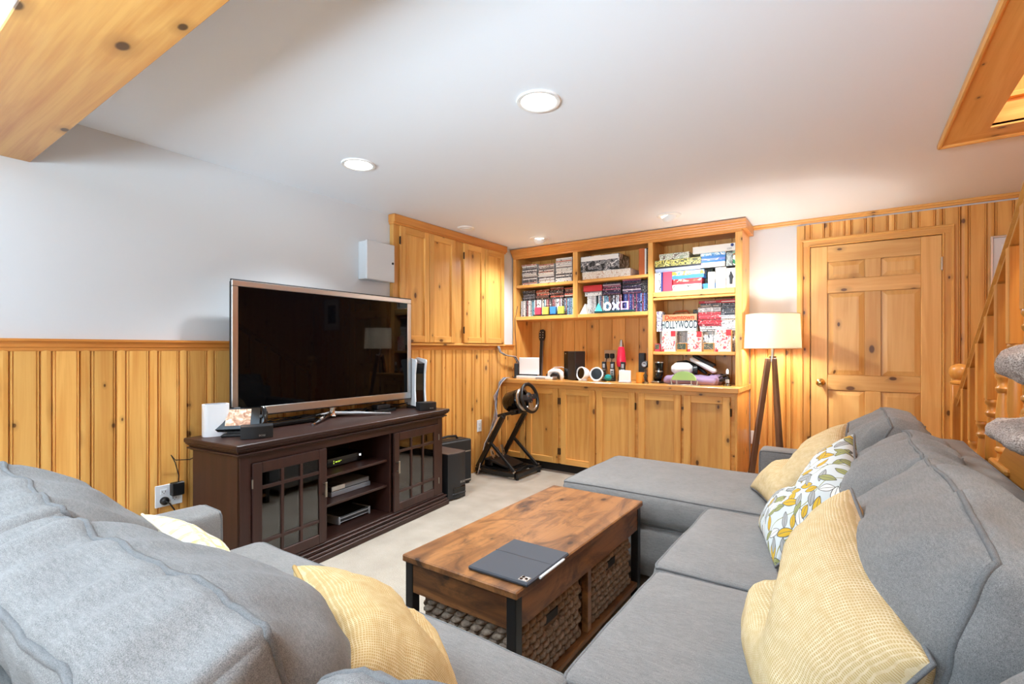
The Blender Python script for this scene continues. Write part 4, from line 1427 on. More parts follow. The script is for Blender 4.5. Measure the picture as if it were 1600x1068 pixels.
pd = thing('pedal_set', 'racing pedal unit with three steel pedals on the base of the wheel stand', 'pedals', (-2.80, 3.92, .0645))
obj('heel_plate', B().bar((-.09, 0, .07), (.14, 0, .012), .27, .02, (0, 0, 1)), black, pd, smooth=False)
obj('pedal_housing', B().box(-.15, -.13, 0, -.05, .13, .075, .012), black, pd, smooth=False)
for yy, w_, hgt in ((-.085, .045, .12), (.0, .06, .13), (.085, .045, .15)):
    pe = obj('pedal', B().bar((-.05, yy, .04), (-.085, yy, .13), .014, .01, (1, 0, 0)).bar((-.06, yy, .085), (-.09, yy, .085 + hgt * .62), w_, .006, (1, 0, .3), .002), silver, pd, smooth=False)
    obj('grip_hole', B().bar((-.068, yy, .11), (-.082, yy, .14), w_ * .4, .008, (1, 0, .3), .001), charcoal, pe, smooth=False)

# cable bundle falling from the counter to the floor
t = thing('cable_bundle', 'bundle of grey and white cables hanging from the counter to the carpet', 'cables', (-2.985, 4.12, 0))
gc = [solid('cable_grey', (120, 112, 112), .6), solid('cable_pale', (190, 186, 184), .6), black, solid('cable_blue', (110, 130, 170), .6)]
for i in range(6):
    o_ = .008 * i
    obj('cable', B().tube([(.03 + o_ * .4, .10, .90), (.02 + o_, .02, .905), (.0 + o_, -.03, .86), (.012 * math.sin(i), -.06 - o_, .72), (.004 + o_, -.12 - .02 * math.sin(i * 2), .5), (.0 + o_, -.22 - .02 * i, .28), (.01 + o_, -.32 - .015 * i, .12), (.02 + o_, -.36 - .02 * i, .006)], .0042, 6), gc[i % 4], t, ang=180)
t = thing('cable_sleeve', 'cable loom dropping from under the wall cabinet onto the counter', 'cables', (-3.0, 4.06, 0))
for i in range(5):
    o_ = .007 * i
    obj('cable', B().tube([(.02, 0 + o_, 1.232), (.03, .02 + o_, 1.17), (.035 + o_ * .5, .10 + o_, 1.135), (.04 + o_ * .5, .26 + o_, 1.12), (.045 + o_ * .5, .33 + o_ * .6, 1.05), (.05 + o_, .335 + o_ * .4, .91)], .0045, 6), gc[i % 3], t, ang=180)
t = thing('thin_black_wire', 'thin black wire running down the bookcase side from the shelf to the counter', 'cable', (-2.97, 4.383, 0))
obj('wire', B().tube([(.02, 0, 1.66), (.0, 0, 1.57), (-.015, 0, 1.53), (-.012, 0, 1.40), (.004, 0, 1.2), (.0, 0, 1.0), (.0, -.0, .905)], .003, 6), black, t, ang=180)

# ------------------------------------------------------------------ tripod floor lamp
LX, LY = -.515, 4.39
fl = thing('floor_lamp', 'wooden tripod floor lamp with a cream drum shade beside the door', 'floor lamp', (LX, LY, 0))
obj('lamp_shade', B().lathe([(.203, 1.205), (.192, 1.475)], 48, cap=False).lathe([(.2015, 1.206), (.1905, 1.474)], 48, cap=False), shade_m, fl)
obj('shade_rim', B().tube([(.203 * math.cos(2 * PI * i / 48), .203 * math.sin(2 * PI * i / 48), 1.206) for i in range(48)], .003, 6, True).tube([(.192 * math.cos(2 * PI * i / 48), .192 * math.sin(2 * PI * i / 48), 1.474) for i in range(48)], .003, 6, True), cream, fl)
obj('stem', B().cyl((0, 0, 1.11), (0, 0, 1.26), .012, 14).cyl((0, 0, 1.10), (0, 0, 1.145), .028, 18), nickel, fl)
obj('bulb', B().lathe([(.012, 1.25), (.018, 1.275), (.031, 1.31), (.03, 1.335), (.018, 1.352), (.003, 1.356)], 20), bulb_glow, fl)
obj('spider', B().bar((-.19, 0, 1.455), (.19, 0, 1.455), .006, .003).bar((0, -.19, 1.455), (0, .19, 1.455), .006, .003).cyl((0, 0, 1.35), (0, 0, 1.46), .004, 8), nickel, fl, smooth=False)
for ax_, ay_ in ((-.16, -.14), (.105, -.19), (.03, .26)):
    obj('leg', B().bar((ax_ * .16, ay_ * .16, 1.125), (ax_, ay_, 0.005), .045, .026, (-ay_, ax_, 0)), lampleg_z, fl, smooth=False)
lamp('POINT', (LX, LY, 1.30), 26, (1, .95, .88), .05)
t = thing('lamp_cord', 'pale lamp cord plugged into the outlet beside the bookcase', 'cord', (-.686, BY - .03, .424))
obj('plug', B().box(-.012, -.03, -.014, .012, .005, .012, .004), white_pl, t, smooth=False)
obj('cord', B().tube([(0, -.03, -.01), (.0, -.05, -.05), (-.01, -.06, -.18), (-.05, -.08, -.30), (-.02, -.12, -.36), (.03, -.15, -.415)], .004, 6), white_pl, t, ang=180)

# ------------------------------------------------------------------ cat tree behind the sofa back
ct_ = thing('cat_tree', 'grey plush carpeted cat tree with a rounded perch behind the sofa back', 'cat tree', (.50, 1.93, 0))


def plush(name, w, d, h, loc, r, seed, n=(30, 30, 12)):
    def post(pos, p, nn):
        return pos + nn * (.006 * noise.noise(pos * 60 + V((seed, 0, 0))) + .008 * noise.noise(pos * 18 + V((0, seed, 0))))
    f = cushion_fn(w, d, h, r, (.01, .01, .012), seed, 0, post)
    return cushion(name, f, n, cat_fab, ct_, loc)


plush('perch', .32, .34, .062, (.005, .02, .955), .03, 1)
obj('post', B().cyl((.0, .06, .02), (.0, .06, .93), .024, 16), cat_fab, ct_)
obj('post', B().cyl((-.0, -.03, .96), (-.0, -.03, 1.13), .028, 16), cat_fab, ct_)
plush('upper_perch', .21, .22, .095, (-.045, -.03, 1.158), .044, 5, (22, 22, 12))
obj('base_board', B().box(-.022, -.22, 0, .022, .24, .03, .01), cat_fab, ct_, smooth=False)


# ------------------------------------------------------------------ disc cases on the shelves
P_MIX = [(232, 230, 226), (60, 56, 60), (206, 200, 196), (150, 140, 136), (240, 238, 234), (96, 84, 84), (214, 206, 200), (44, 42, 48), (190, 120, 100), (225, 225, 228)]
P_WARM = [(150, 60, 54), (120, 70, 60), (70, 48, 46), (190, 90, 70), (96, 60, 56), (160, 120, 100), (210, 190, 176), (60, 52, 54)]
P_STAND = [(205, 208, 214), (120, 150, 190), (226, 222, 220), (170, 120, 124), (80, 74, 80), (190, 186, 180), (150, 80, 86), (110, 170, 190), (226, 226, 230)]
P_PURP = [(60, 40, 66), (110, 60, 90), (170, 90, 120), (40, 34, 48), (200, 176, 190), (90, 50, 70), (220, 214, 220), (70, 60, 96)]
P_BLUE = [(60, 60, 120), (90, 110, 180), (50, 48, 80), (120, 140, 200), (60, 90, 160), (150, 80, 110), (40, 40, 60)]
P_RED = [(188, 36, 48), (206, 50, 58), (170, 30, 44), (220, 74, 80), (196, 44, 50)]
P_DARK = [(56, 54, 58), (80, 78, 82), (40, 38, 44), (104, 100, 104), (66, 62, 64)]
P_WHITE = [(238, 236, 234), (226, 224, 226), (210, 208, 210), (232, 228, 222), (180, 170, 172), (236, 232, 230)]
clear_pl = solid('clear_case_plastic', (190, 192, 196), .25)
dark_pl = solid('black_case_plastic', (40, 40, 44), .3)


def case_mesh(nm, cols, L=.19, D_=.135, T=.0145, frame=None):
    b = B().box(-L / 2, 0, 0, L / 2, D_, T - .0006, .0012)
    b.box(-L / 2 + .004, -.0006, .0018, L / 2 - .004, .02, T - .0024, 0, 1)
    return mesh_of(nm, b, [frame or dark_pl, spine_mat(nm + '_print', cols)], False)


cm = {k: case_mesh('case_' + k, c, frame=f) for k, c, f in (('mix', P_MIX, clear_pl), ('warm', P_WARM, dark_pl), ('stand', P_STAND, dark_pl), ('purp', P_PURP, dark_pl), ('blue', P_BLUE, dark_pl), ('red', P_RED, red_c), ('dark', P_DARK, dark_pl), ('white', P_WHITE, clear_pl))}
rj = random.Random(11)


def stack(x, y, z, n, kind, label, group, dy=.008, dx=.004, sc=1., T=.0148, slope=0.):
    """cases lying flat, spine to the room"""
    for i in range(n):
        o = obj('disc_case', cm[kind], None, None, (x + rj.uniform(-dx, dx), y + rj.uniform(-dy, dy), z + .0004 + i * T * 1.0), (0, slope, rj.uniform(-.02, .02)))
        o.scale.x = sc
        tag(o, label, 'disc case', group)
    return z + n * T


def row_cases(x0, x1, y, z, kind, label, group, hs=.93, step=.0152):
    """cases standing upright, spine to the room"""
    x = x0
    while x + .0148 <= x1:
        o = obj('disc_case', cm[kind], None, None, (x + .0146, y + rj.uniform(-.004, .004), z + .19 * hs / 2 + .0006), (0, -PI / 2, 0))
        o.scale.x = hs
        tag(o, label, 'disc case', group)
        x += step


# upper opening by the white wall: three tall stacks
ZU, ZL = 1.8855, 1.5465
stack(-2.845, 4.455, ZU, 15, 'mix', 'disc case lying in the first stack from the white wall, upper small opening', 'first stack of cases on the upper shelf')
stack(-2.635, 4.455, ZU, 14, 'mix', 'disc case lying in the middle stack of three, upper small opening', 'middle stack of cases on the upper shelf')
stack(-2.425, 4.45, ZU, 17, 'mix', 'disc case lying in the tallest stack of three, upper small opening', 'tallest stack of cases on the upper shelf')
# lower opening by the white wall: a standing row with stacks lying on it
row_cases(-2.955, -2.315, 4.46, ZL, 'stand', 'game case standing in the pale row on the lower small shelf', 'standing cases on the lower small shelf')
zz = ZL + .19 * .93 + .0022
stack(-2.86, 4.468, zz, 7, 'dark', 'disc case lying atop the pale standing row, end stack by the white wall', 'stack of cases on the standing row by the white wall', sc=.85)
stack(-2.688, 4.468, zz, 7, 'warm', 'disc case lying atop the pale standing row, second stack from the white wall', 'second stack of cases on the standing row', sc=.85)
stack(-2.516, 4.468, zz, 8, 'warm', 'disc case lying atop the pale standing row, third stack from the white wall', 'third stack of cases on the standing row', sc=.85)
stack(-2.365, 4.468, zz, 7, 'warm', 'disc case lying atop the pale standing row, stack against the divider', 'stack of cases against the divider', sc=.62)
for i, (c_, w_) in enumerate(((pink_c, 'pink'), (yellow_c, 'yellow'), (blue_c, 'sky blue'), (solid('lime_print', (200, 220, 80), .4), 'lime'))):
    o = obj('stand_in_block', B().box(-.034, 0, 0, .034, .03, .078, .004), c_, None, (-2.715 + i * .092, 4.405, ZL + .0125), smooth=False)  # plain blocks standing in for four small coloured figures
    tag(o, 'small %s block standing on a dark base before the pale standing cases' % w_, 'block', 'coloured blocks before the standing cases')
o = obj('display_base', B().box(-.19, 0, 0, .19, .04, .012, .002), black, None, (-2.577, 4.40, ZL), smooth=False)
tag(o, 'long flat dark base under the four coloured blocks', 'base')

# middle openings
row_cases(-2.165, -2.06, 4.462, ZL, 'white', 'game case standing in the white group by the divider on the middle shelf', 'white standing cases on the middle shelf')
row_cases(-2.045, -1.79, 4.462, ZL, 'stand', 'game case standing behind the lit symbol lamp on the middle shelf', 'standing cases behind the symbol lamp')
row_cases(-1.785, -1.535, 4.455, ZL, 'blue', 'blue game case standing in the row against the tall divider', 'blue standing cases by the tall divider')
zz = ZL + .19 * .93 + .0022
o = obj('red_box', B().box(-.10, 0, 0, .10, .16, .06, .003), red_c, None, (-2.105, 4.45, zz + .045), smooth=False)
tag(o, 'bright red box lying on top of pale cases on the middle shelf', 'box')
stack(-2.105, 4.465, zz, 3, 'white', 'pale disc case lying under the bright red box', 'pale cases under the red box', sc=.95)
stack(-1.905, 4.462, zz, 8, 'purp', 'disc case lying in the stack beside the bright red box', 'stack of cases beside the red box', sc=1.)
stack(-1.705, 4.462, zz, 9, 'purp', 'disc case in the leaning stack at the middle of the row top', 'leaning stack of cases', sc=.98)
stack(-1.57, 4.468, zz, 8, 'dark', 'disc case in the dark stack against the tall divider', 'dark stack of cases by the tall divider', sc=.42)
# lit symbol lamp: triangle, circle, cross, square
t = thing('symbol_lamp', 'small lamp with a glowing triangle, circle, cross and square on the middle shelf', 'lamp', (-1.86, 4.41, ZL))
obj('base', B().box(-.20, -.012, 0, .19, .03, .022, .003), solid('deep_teal', (20, 70, 72), .4), t, smooth=False)
MY = Mx(((1, 0, 0, 0), (0, 0, 1, 0), (0, 1, 0, 0), (0, 0, 0, 1)))


def glow(nm, c, s=1.0):
    return solid(nm, c, .4, emit=c, es=s)


def ringpoly(b, pts, r, z0):
    return b.tube([(x, 0, z + z0) for x, z in pts], r, 6, True)


obj('triangle', B().prism([(-.195, .022), (-.125, .022), (-.16, .095)], -.008, .008, MY), glow('glowing_cyan', (70, 214, 204)), t, smooth=False)
obj('circle', ringpoly(B(), [(-.068 + .030 * math.cos(2 * PI * i / 24), .034 * math.sin(2 * PI * i / 24)) for i in range(24)], .010, .062), glow('glowing_pink', (240, 222, 226)), t)
obj('cross', B().bar((-.015, 0, .028), (.05, 0, .098), .016, .015, (0, 1, 0)).bar((-.015, 0, .098), (.05, 0, .028), .016, .015, (0, 1, 0)), glow('glowing_blue', (196, 206, 250)), t, smooth=False)
obj('square', ringpoly(B(), [(.075, .03), (.135, .03), (.135, .098), (.075, .098)], .009, 0), glow('glowing_lilac', (226, 190, 240)), t, smooth=False)
o = obj('white_wedge', B().prism([(-.03, 0), (.05, 0), (.028, .10)], -.03, .03, MY), white_matt, None, (-2.195, 4.44, ZL), smooth=False)
tag(o, 'white wedge-shaped ornament leaning by the divider on the middle shelf', 'ornament')


def carton(name, label, x, y, z, w, d, h, tray, lid, front=None, group=None, rot=0., cat='board game', lh=.55):
    """lidded cardboard game box; x,y = front middle"""
    t = thing(name, label, cat, (x, y, z + .0005), rot, group)
    obj('tray', B().box(-w / 2 + .002, .002, 0, w / 2 - .002, d - .002, h * .97, .001), tray, t, smooth=False)
    obj('lid', B().box(-w / 2, 0, h * (1 - lh), w / 2, d, h, .0015), lid, t, smooth=False)
    if front:
        obj('front_print', B().box(-w / 2 + .006, -.0008, h * (1 - lh) + h * .05, w / 2 - .006, .001, h * .96), front, t, smooth=False)
    return t


pr_grey = print_mat('grey_castle_print', [(30, 30, 32), (60, 60, 64), (150, 150, 152), (90, 90, 94), (220, 220, 220)], 14.)
pr_cream = print_mat('cream_puzzle_print', [(238, 232, 222), (226, 214, 200), (240, 236, 228), (206, 180, 160)], 20.)
pr_green = print_mat('green_yellow_print', [(96, 96, 52), (226, 214, 110), (60, 66, 46), (236, 228, 150), (150, 150, 90)], 18.)
pr_pale = print_mat('pale_meadow_print', [(200, 214, 180), (226, 226, 216), (160, 176, 150), (236, 236, 230), (110, 96, 84)], 16.)
pr_sky = print_mat('sky_blue_print', [(120, 190, 226), (206, 228, 238), (60, 140, 200), (236, 238, 238)], 12.)
pr_ora = print_mat('blue_orange_print', [(70, 140, 206), (120, 190, 230), (232, 150, 60), (240, 222, 170), (90, 160, 216)], 7.)
pr_red = print_mat('red_picture_print', [(206, 50, 44), (224, 90, 70), (240, 214, 196), (190, 40, 40)], 14.)
pr_bw = print_mat('white_black_print', [(240, 240, 238), (226, 226, 226), (60, 60, 64), (238, 236, 232)], 24.)
pr_card = print_mat('pink_white_card_print', [(226, 80, 90), (244, 222, 220), (240, 196, 176), (248, 240, 236), (214, 150, 120), (232, 110, 116)], 26.)
pr_forest = print_mat('dark_forest_print', [(60, 70, 50), (110, 110, 80), (40, 46, 40), (150, 130, 100)], 20.)

carton('puzzle_box', 'cream puzzle box lying at the bottom of the upper middle opening', -1.955, 4.43, ZU, .50, .27, .075, pr_cream, paper, pr_cream, cat='puzzle')
carton('game_box', 'big black and white game box lying on the cream puzzle box', -2.02, 4.43, ZU + .0756, .405, .26, .155, pr_grey, pr_grey, None, lh=.96)
obj('pale_lid_band', B().box(-.198, -.0012, .105, .196, .0, .150), white_matt, [o for o in D.objects if o.name.startswith('game_box')][0], smooth=False)
t = thing('ring_binder', 'orange-brown album standing upright beside the tall divider', 'album', (-1.60, 4.46, ZU), 0)
obj('cover', B().box(-.035, 0, 0, .02, .22, .255, .003), cardboard, t, smooth=False)
obj('pages', B().box(.02, .004, .004, .035, .216, .248), paper, t, smooth=False)
t = thing('spiral_notebook', 'dark spiral-bound notebook standing against the tall divider', 'notebook', (-1.545, 4.45, ZU), 0)
obj('cover', B().box(-.014, 0, 0, .014, .2, .25, .002), black, t, smooth=False)
obj('spiral', B().tube([(.012 * math.cos(i * PI / 3), -.004 + .01 * math.sin(i * PI / 3), .02 + .21 * i / 84) for i in range(85)], .0022, 5), silver, t)

# tall end of the bookcase, top opening (floor z 1.714)
ZA = 1.7145
x = -1.474
for i, (w_, h_, m_) in enumerate(((.035, .175, paper), (.02, .18, pr_bw), (.014, .18, navy))):
    o = obj('book', B().box(-w_ / 2, 0, 0, w_ / 2, .2, h_, .002), m_, None, (x + w_ / 2, 4.43, ZA), smooth=False)
    tag(o, ['white book standing against the divider below the flat game boxes', 'white printed book standing second from the divider', 'thin navy book standing beside the pink-red box'][i], 'book', 'books under the flat game boxes')
    x += w_ + .001
o = obj('pink_box', B().box(-.04, 0, 0, .04, .24, .178, .003), pink_c, None, (-1.358, 4.425, ZA), smooth=False)
tag(o, 'pink-red box standing upright beside the thin navy book', 'box')
carton('game_box', 'white printed game box at the bottom of the stack beside the pink-red box', -1.19, 4.43, ZA, .25, .25, .055, paper, paper, pr_bw)
carton('game_box', 'red game box in the stack beside the pink-red box', -1.185, 4.432, ZA + .056, .25, .24, .048, red_c, red_c, pr_red)
carton('game_box', 'blue and orange game box topping the stack beside the pink-red box', -1.185, 4.43, ZA + .105, .285, .25, .07, blue_c, pr_ora, pr_ora)
carton('game_box', 'bright blue flat game box under the white boxed figures', -1.005, 4.44, ZA, .10, .2, .05, blue_c, blue_c)
carton('game_box', 'flat lilac-blue game box lying across the books and the pink-red box', -1.27, 4.425, ZA + .1785, .40, .27, .032, solid('lilac_blue', (150, 160, 190), .5), solid('lilac_blue_lid', (170, 178, 204), .5), None)
carton('game_box', 'dark game box with a yellow and green printed side', -1.27, 4.425, ZA + .2115, .405, .27, .074, black, pr_green, pr_green, lh=.78)
carton('game_box', 'pale meadow-printed game box on top of the yellow and green one', -1.30, 4.43, ZA + .2865, .265, .24, .055, pr_pale, pr_pale, pr_pale)
for i, (xx, w_, h_) in enumerate(((-.985, .055, .145), (-.91, .085, .178), (-.828, .072, .165))):
    carton('figure_box', ['narrow white printed box standing beside the bright blue flat box', 'tall plain white box standing in the middle of three', 'white box with a black figure printed on it standing by the end panel'][i], xx, 4.435, ZA, w_, .12, h_, paper, paper, pr_pale if i == 0 else None, cat='box')
o = obj('figure_print', B().prism([(-.012, .03), (.010, .03), (.012, .07), (.02, .09), (.008, .12), (.004, .135), (-.008, .135), (-.010, .115), (-.018, .10), (-.012, .07)], -.0015, 0, MY), black, [q for q in D.objects if q.name.startswith('figure_box')][-1], smooth=False)
o = obj('forest_box', B().box(-.035, 0, 0, .035, .1, .17, .003), pr_forest, None, (-1.045 + .02, 4.51, ZA + .051), smooth=False)
tag(o, 'dark green printed box standing behind the narrow white one', 'box')
o = obj('shelf_riser', B().box(-.145, .0, 0, .145, .16, .006, .001), charcoal, None, (-.935, 4.44, ZA + .1795), smooth=False)
tag(o, 'thin dark tray lying on the white standing boxes', 'tray')
zb = ZA + .186
carton('game_box', 'white and violet game box at the bottom of the blue stack', -.975, 4.43, zb, .20, .22, .042, paper, print_mat('white_violet_print', [(240, 240, 242), (226, 226, 236), (170, 160, 220), (238, 238, 240)], 9.), None)
carton('game_box', 'pale violet-blue game box in the middle of the blue stack', -.972, 4.43, zb + .0425, .20, .22, .034, blue_c, print_mat('violet_blue_print', [(150, 170, 220), (210, 216, 236), (120, 140, 210), (226, 228, 240)], 9.), None)
carton('game_box', 'sky blue game box on top of the blue stack', -.972, 4.43, zb + .077, .205, .22, .046, blue_c, pr_sky, pr_sky)
o = obj('grey_box', B().box(-.026, 0, 0, .026, .15, .115, .003), print_mat('grey_spine_print', [(150, 156, 152), (190, 200, 196), (120, 128, 126)], 16.), None, (-.842, 4.44, zb), smooth=False)
tag(o, 'slim grey box standing beside the blue stack of games', 'box')
o = obj('green_white_box', B().box(-.011, 0, 0, .011, .15, .122, .002), print_mat('green_white_print', [(30, 140, 90), (240, 240, 238), (40, 160, 110), (214, 80, 70)], 18.), None, (-.803, 4.435, zb), smooth=False)
tag(o, 'narrow green and white box standing against the end panel', 'box')
t = carton('puzzle_box', 'long white puzzle box lying across the top of the blue stack', -.965, 4.425, zb + .1235, .345, .24, .062, paper, paper, None, cat='puzzle', lh=.97)
obj('dark_badge', B().cyl((.148, -.0018, .046), (.148, .001, .046), .0125, 20), navy, t)
txt('1000', .02, grey_pl, t, (.125, -.0014, .018), (PI / 2, 0, 0))

# tall end, middle opening (floor z 1.177)
ZB = 1.1775
row_cases(-1.46, -.80, 4.53, ZB, 'white', 'white game case standing in the long row behind the boxed cards', 'white standing cases on the middle tall-end shelf')
zz = ZB + .19 * .93 + .0022
t = thing('party_game', 'large pale party game box with HOLLYWOOD lettering on the tall-end shelf', 'board game', (-1.265, 4.46, zz + .003), 0, rot=(R(-5), 0, 0))
obj('box_body', B().box(-.15, 0, 0, .15, .07, .152, .003), pr_bw if False else solid('pale_mint_card', (205, 216, 214), .5), t, smooth=False)
obj('tan_band', B().box(-.15, -.0012, .09, .15, .001, .152), solid('tan_band', (190, 132, 92), .5), t, smooth=False)
txt('Downtown', .054, solid('orange_lettering', (188, 56, 12), .5), t, (0, -.003, .123), (PI / 2, 0, 0), sx=1.05, bold=.0016)
txt('HOLLYWOOD', .098, solid('blue_black_lettering', (26, 40, 52), .5), t, (0, -.003, .056), (PI / 2, 0, 0), sx=.50, bold=.0012)
o = obj('silver_book', B().box(-.022, 0, 0, .022, .12, .185, .003), print_mat('silver_violet_print', [(236, 236, 238), (120, 110, 140), (226, 226, 230), (150, 146, 160)], 10.), None, (-1.443, 4.45, zz + .001), smooth=False)
tag(o, 'silver and violet book standing against the divider beside the party game', 'book')
o = obj('wooden_hanger', B().tube([(-.10, 0, 0), (-.07, 0, .03), (.03, 0, .035), (.06, 0, .0)], .008, 8), cardboard, None, (-1.27, 4.62, zz + .16), smooth=True)
tag(o, 'low orange wooden handle showing behind the party game', 'handle')
o = obj('dark_camera_box', B().box(-.05, 0, 0, .05, .08, .045, .004), pr_forest, None, (-1.13, 4.60, zz + .155), smooth=False)
tag(o, 'small dark box behind the corner of the party game', 'box')
o = obj('support_box', B().box(-.16, 0, 0, .10, .10, .152, .002), cardboard, None, (-1.18, 4.565, zz), smooth=False)
tag(o, 'brown box standing hidden behind the party game', 'box')
stack(-1.01, 4.50, zz, 3, 'white', 'white disc case under the red stack on the tall-end shelf', 'white cases under the red stack', sc=.9, dx=.002)
z2 = stack(-1.01, 4.485, zz + 3 * .0148, 8, 'red', 'red disc case in the bright red stack beside the party game', 'bright red stack of cases', sc=.98)
o = obj('grey_box', B().box(-.095, 0, 0, .095, .14, .046, .003), print_mat('grey_brown_print', [(150, 140, 136), (120, 112, 110), (176, 166, 160)], 20.), None, (-1.012, 4.48, z2 + .001), smooth=False)
tag(o, 'grey-brown box lying on the bright red stack of cases', 'box')
z2 += .0475
stack(-1.0, 4.485, z2, 2, 'warm', 'brown disc case on top of the grey-brown box', 'brown cases on the grey-brown box', sc=.9)
o = obj('red_case', B().box(-.095, 0, 0, .09, .13, .022, .002), red_c, None, (-1.005, 4.48, z2 + .030), smooth=False)
tag(o, 'dark red case topping the red stack, with pale lettering', 'box')
txt('VILLAINOUS', .017, paper, o, (0, -.0015, .011), (PI / 2, 0, 0))
z3 = stack(-.865, 4.49, zz, 9, 'white', 'white disc case in the end stack against the end panel', 'white end stack of cases', sc=.72, dx=.002)
z3 = stack(-.865, 4.488, z3, 7, 'dark', 'dark disc case in the end stack above the white cases', 'dark end stack of cases', sc=.72, dx=.002)
o = obj('red_case', B().box(-.068, 0, 0, .068, .13, .03, .002), red_c, None, (-.866, 4.485, z3 + .001), smooth=False)
tag(o, 'red and black case topping the end stack against the end panel', 'box')
obj('white_stripe', B().box(-.06, -.0015, .008, .06, .001, .016), paper, o, smooth=False)

# boxed card sets at the front of that shelf
fr = [(-1.345, .122, .185, pr_card, 'picture card box in orange and pink, first from the divider'), (-1.12, .118, .175, pr_card, 'picture card box in pink and white at the middle of the shelf'), (-.887, .125, .185, pr_card, 'picture card box with a red top near the end panel')]
for i, (x, w_, h_, m_, lab) in enumerate(fr):
    t = thing('card_box', lab, 'box', (x, 4.415, ZB), 0, 'picture card boxes on the tall-end shelf')
    obj('box_body', B().box(-w_ / 2, 0, 0, w_ / 2, .06, h_, .002), paper, t, smooth=False)
    obj('picture_print', B().box(-w_ / 2 + .003, -.001, .02, w_ / 2 - .003, .001, h_ - .003), m_, t, smooth=False)
    obj('red_tab', B().box(-w_ / 2, -.0015, 0, -w_ / 2 + .024, .001, .02), red_c, t, smooth=False)
    obj('red_corner', B().box(w_ / 2 - .04, -.0015, h_ - .05, w_ / 2, .001, h_), red_c, t, smooth=False)
for i, (x, w_, h_, m_, lab) in enumerate(((-1.448, .045, .07, pink_c, 'small crimson card pack against the divider'), (-1.232, .085, .075, orange_c, 'small orange card pack between the first two picture boxes'), (-1.005, .085, .075, orange_c, 'small orange card pack between the last two picture boxes'))):
    t = thing('card_pack', lab, 'pack', (x, 4.42, ZB), 0, 'small card packs on the tall-end shelf')
    obj('pack_body', B().box(-w_ / 2, 0, 0, w_ / 2, .04, h_, .002), m_, t, smooth=False)
    obj('picture_print', B().box(-w_ / 2 + .004, -.001, .02, w_ / 2 - .004, .001, h_ - .004), pr_forest, t, smooth=False)

# ------------------------------------------------------------------ things on the counter
ZC = .8935
CYF = 4.30
t = thing('satellite_speaker', 'small dark upright speaker at the wall end of the counter', 'speaker', (-2.93, 4.33, ZC), R(30))
obj('cabinet', B().box(-.022, -.03, .012, .022, .03, .155, .006), charcoal, t, smooth=False)
obj('base', B().box(-.03, -.04, 0, .03, .04, .013, .004), black, t, smooth=False)
t = thing('white_dock', 'white square panel dock with a flat base on the counter by the wall', 'dock', (-2.775, 4.34, ZC), R(4))
obj('panel', B().box(-.115, -.012, .04, .115, .012, .218, .004), white_pl, t, smooth=False)
obj('dark_strip', B().box(-.105, -.0135, .03, .1, .011, .043, .002), black, t, smooth=False)
obj('base', B().box(-.118, -.07, 0, .118, .05, .028, .004), white_pl, t, smooth=False)
t = thing('flat_white_box', 'flat white box on the counter beside the panel dock', 'electronics', (-2.545, 4.30, ZC), R(-3))
obj('box_body', B().box(-.10, -.05, 0, .10, .05, .028, .005), white_pl, t, smooth=False)
obj('paper_edge', B().box(-.095, -.052, .006, .02, -.049, .02), grey_pl, t, smooth=False)
t = thing('charging_block', 'small black and white charging block with a looped white cable', 'charger', (-2.55, 4.45, ZC))
obj('block', B().box(-.07, -.03, 0, .06, .03, .05, .006), black, t, smooth=False)
obj('white_top', B().box(-.05, -.032, .05, .03, .02, .075, .006), white_pl, t, smooth=False)
obj('cable', B().tube([(-.05, .0, .07), (.0, .03, .115), (.08, .04, .12), (.15, .03, .105), (.2, .0, .05)], .004, 6), white_pl, t, ang=180)

t = thing('game_controller', 'white game controller with a black centre standing on the counter', 'game controller', (-2.43, 4.29, ZC), R(8))
w_b = B().tube([(-.062, 0, .0), (-.068, 0, .03), (-.058, 0, .07), (-.035, 0, .085), (0, 0, .088), (.035, 0, .085), (.058, 0, .07), (.068, 0, .03), (.062, 0, .0)], [.013, .02, .027, .026, .024, .026, .027, .02, .013], 12)
obj('shell', w_b, white_pl, t, ang=180)
obj('black_centre', B().tube([(-.045, -.016, .005), (-.04, -.018, .04), (-.02, -.019, .058), (0, -.02, .06), (.02, -.019, .058), (.04, -.018, .04), (.045, -.016, .005)], [.008, .012, .014, .014, .014, .012, .008], 10), black, t, ang=180)
for s in (-1, 1):
    obj('thumbstick', B().cyl((s * .025, -.028, .05), (s * .025, -.042, .05), .010, 14), black, t)
t = thing('black_tower', 'black box-shaped game console standing upright on the counter', 'game console', (-2.275, 4.40, ZC), R(-14))
obj('body', B().box(-.075, -.075, .004, .075, .075, .285, .004), solid('warm_black_plastic', (34, 31, 31), .35), t, smooth=False)
obj('front_plate', B().box(-.076, -.077, .004, -.02, .0, .285, .003), black_gloss, t, smooth=False)
obj('disc_slot', B().box(-.078, -.06, .14, -.075, -.055, .25), black, t, smooth=False)
obj('power_emblem', B().cyl((-.05, -.0785, .262), (-.05, -.076, .262), .006, 16), silver, t)
obj('vent_grille', B().box(-.01, -.0765, .20, .06, -.074, .27), black, t, smooth=False)
obj('rubber_foot', B().cyl((0, 0, 0), (0, 0, .005), .06, 20), black, t)


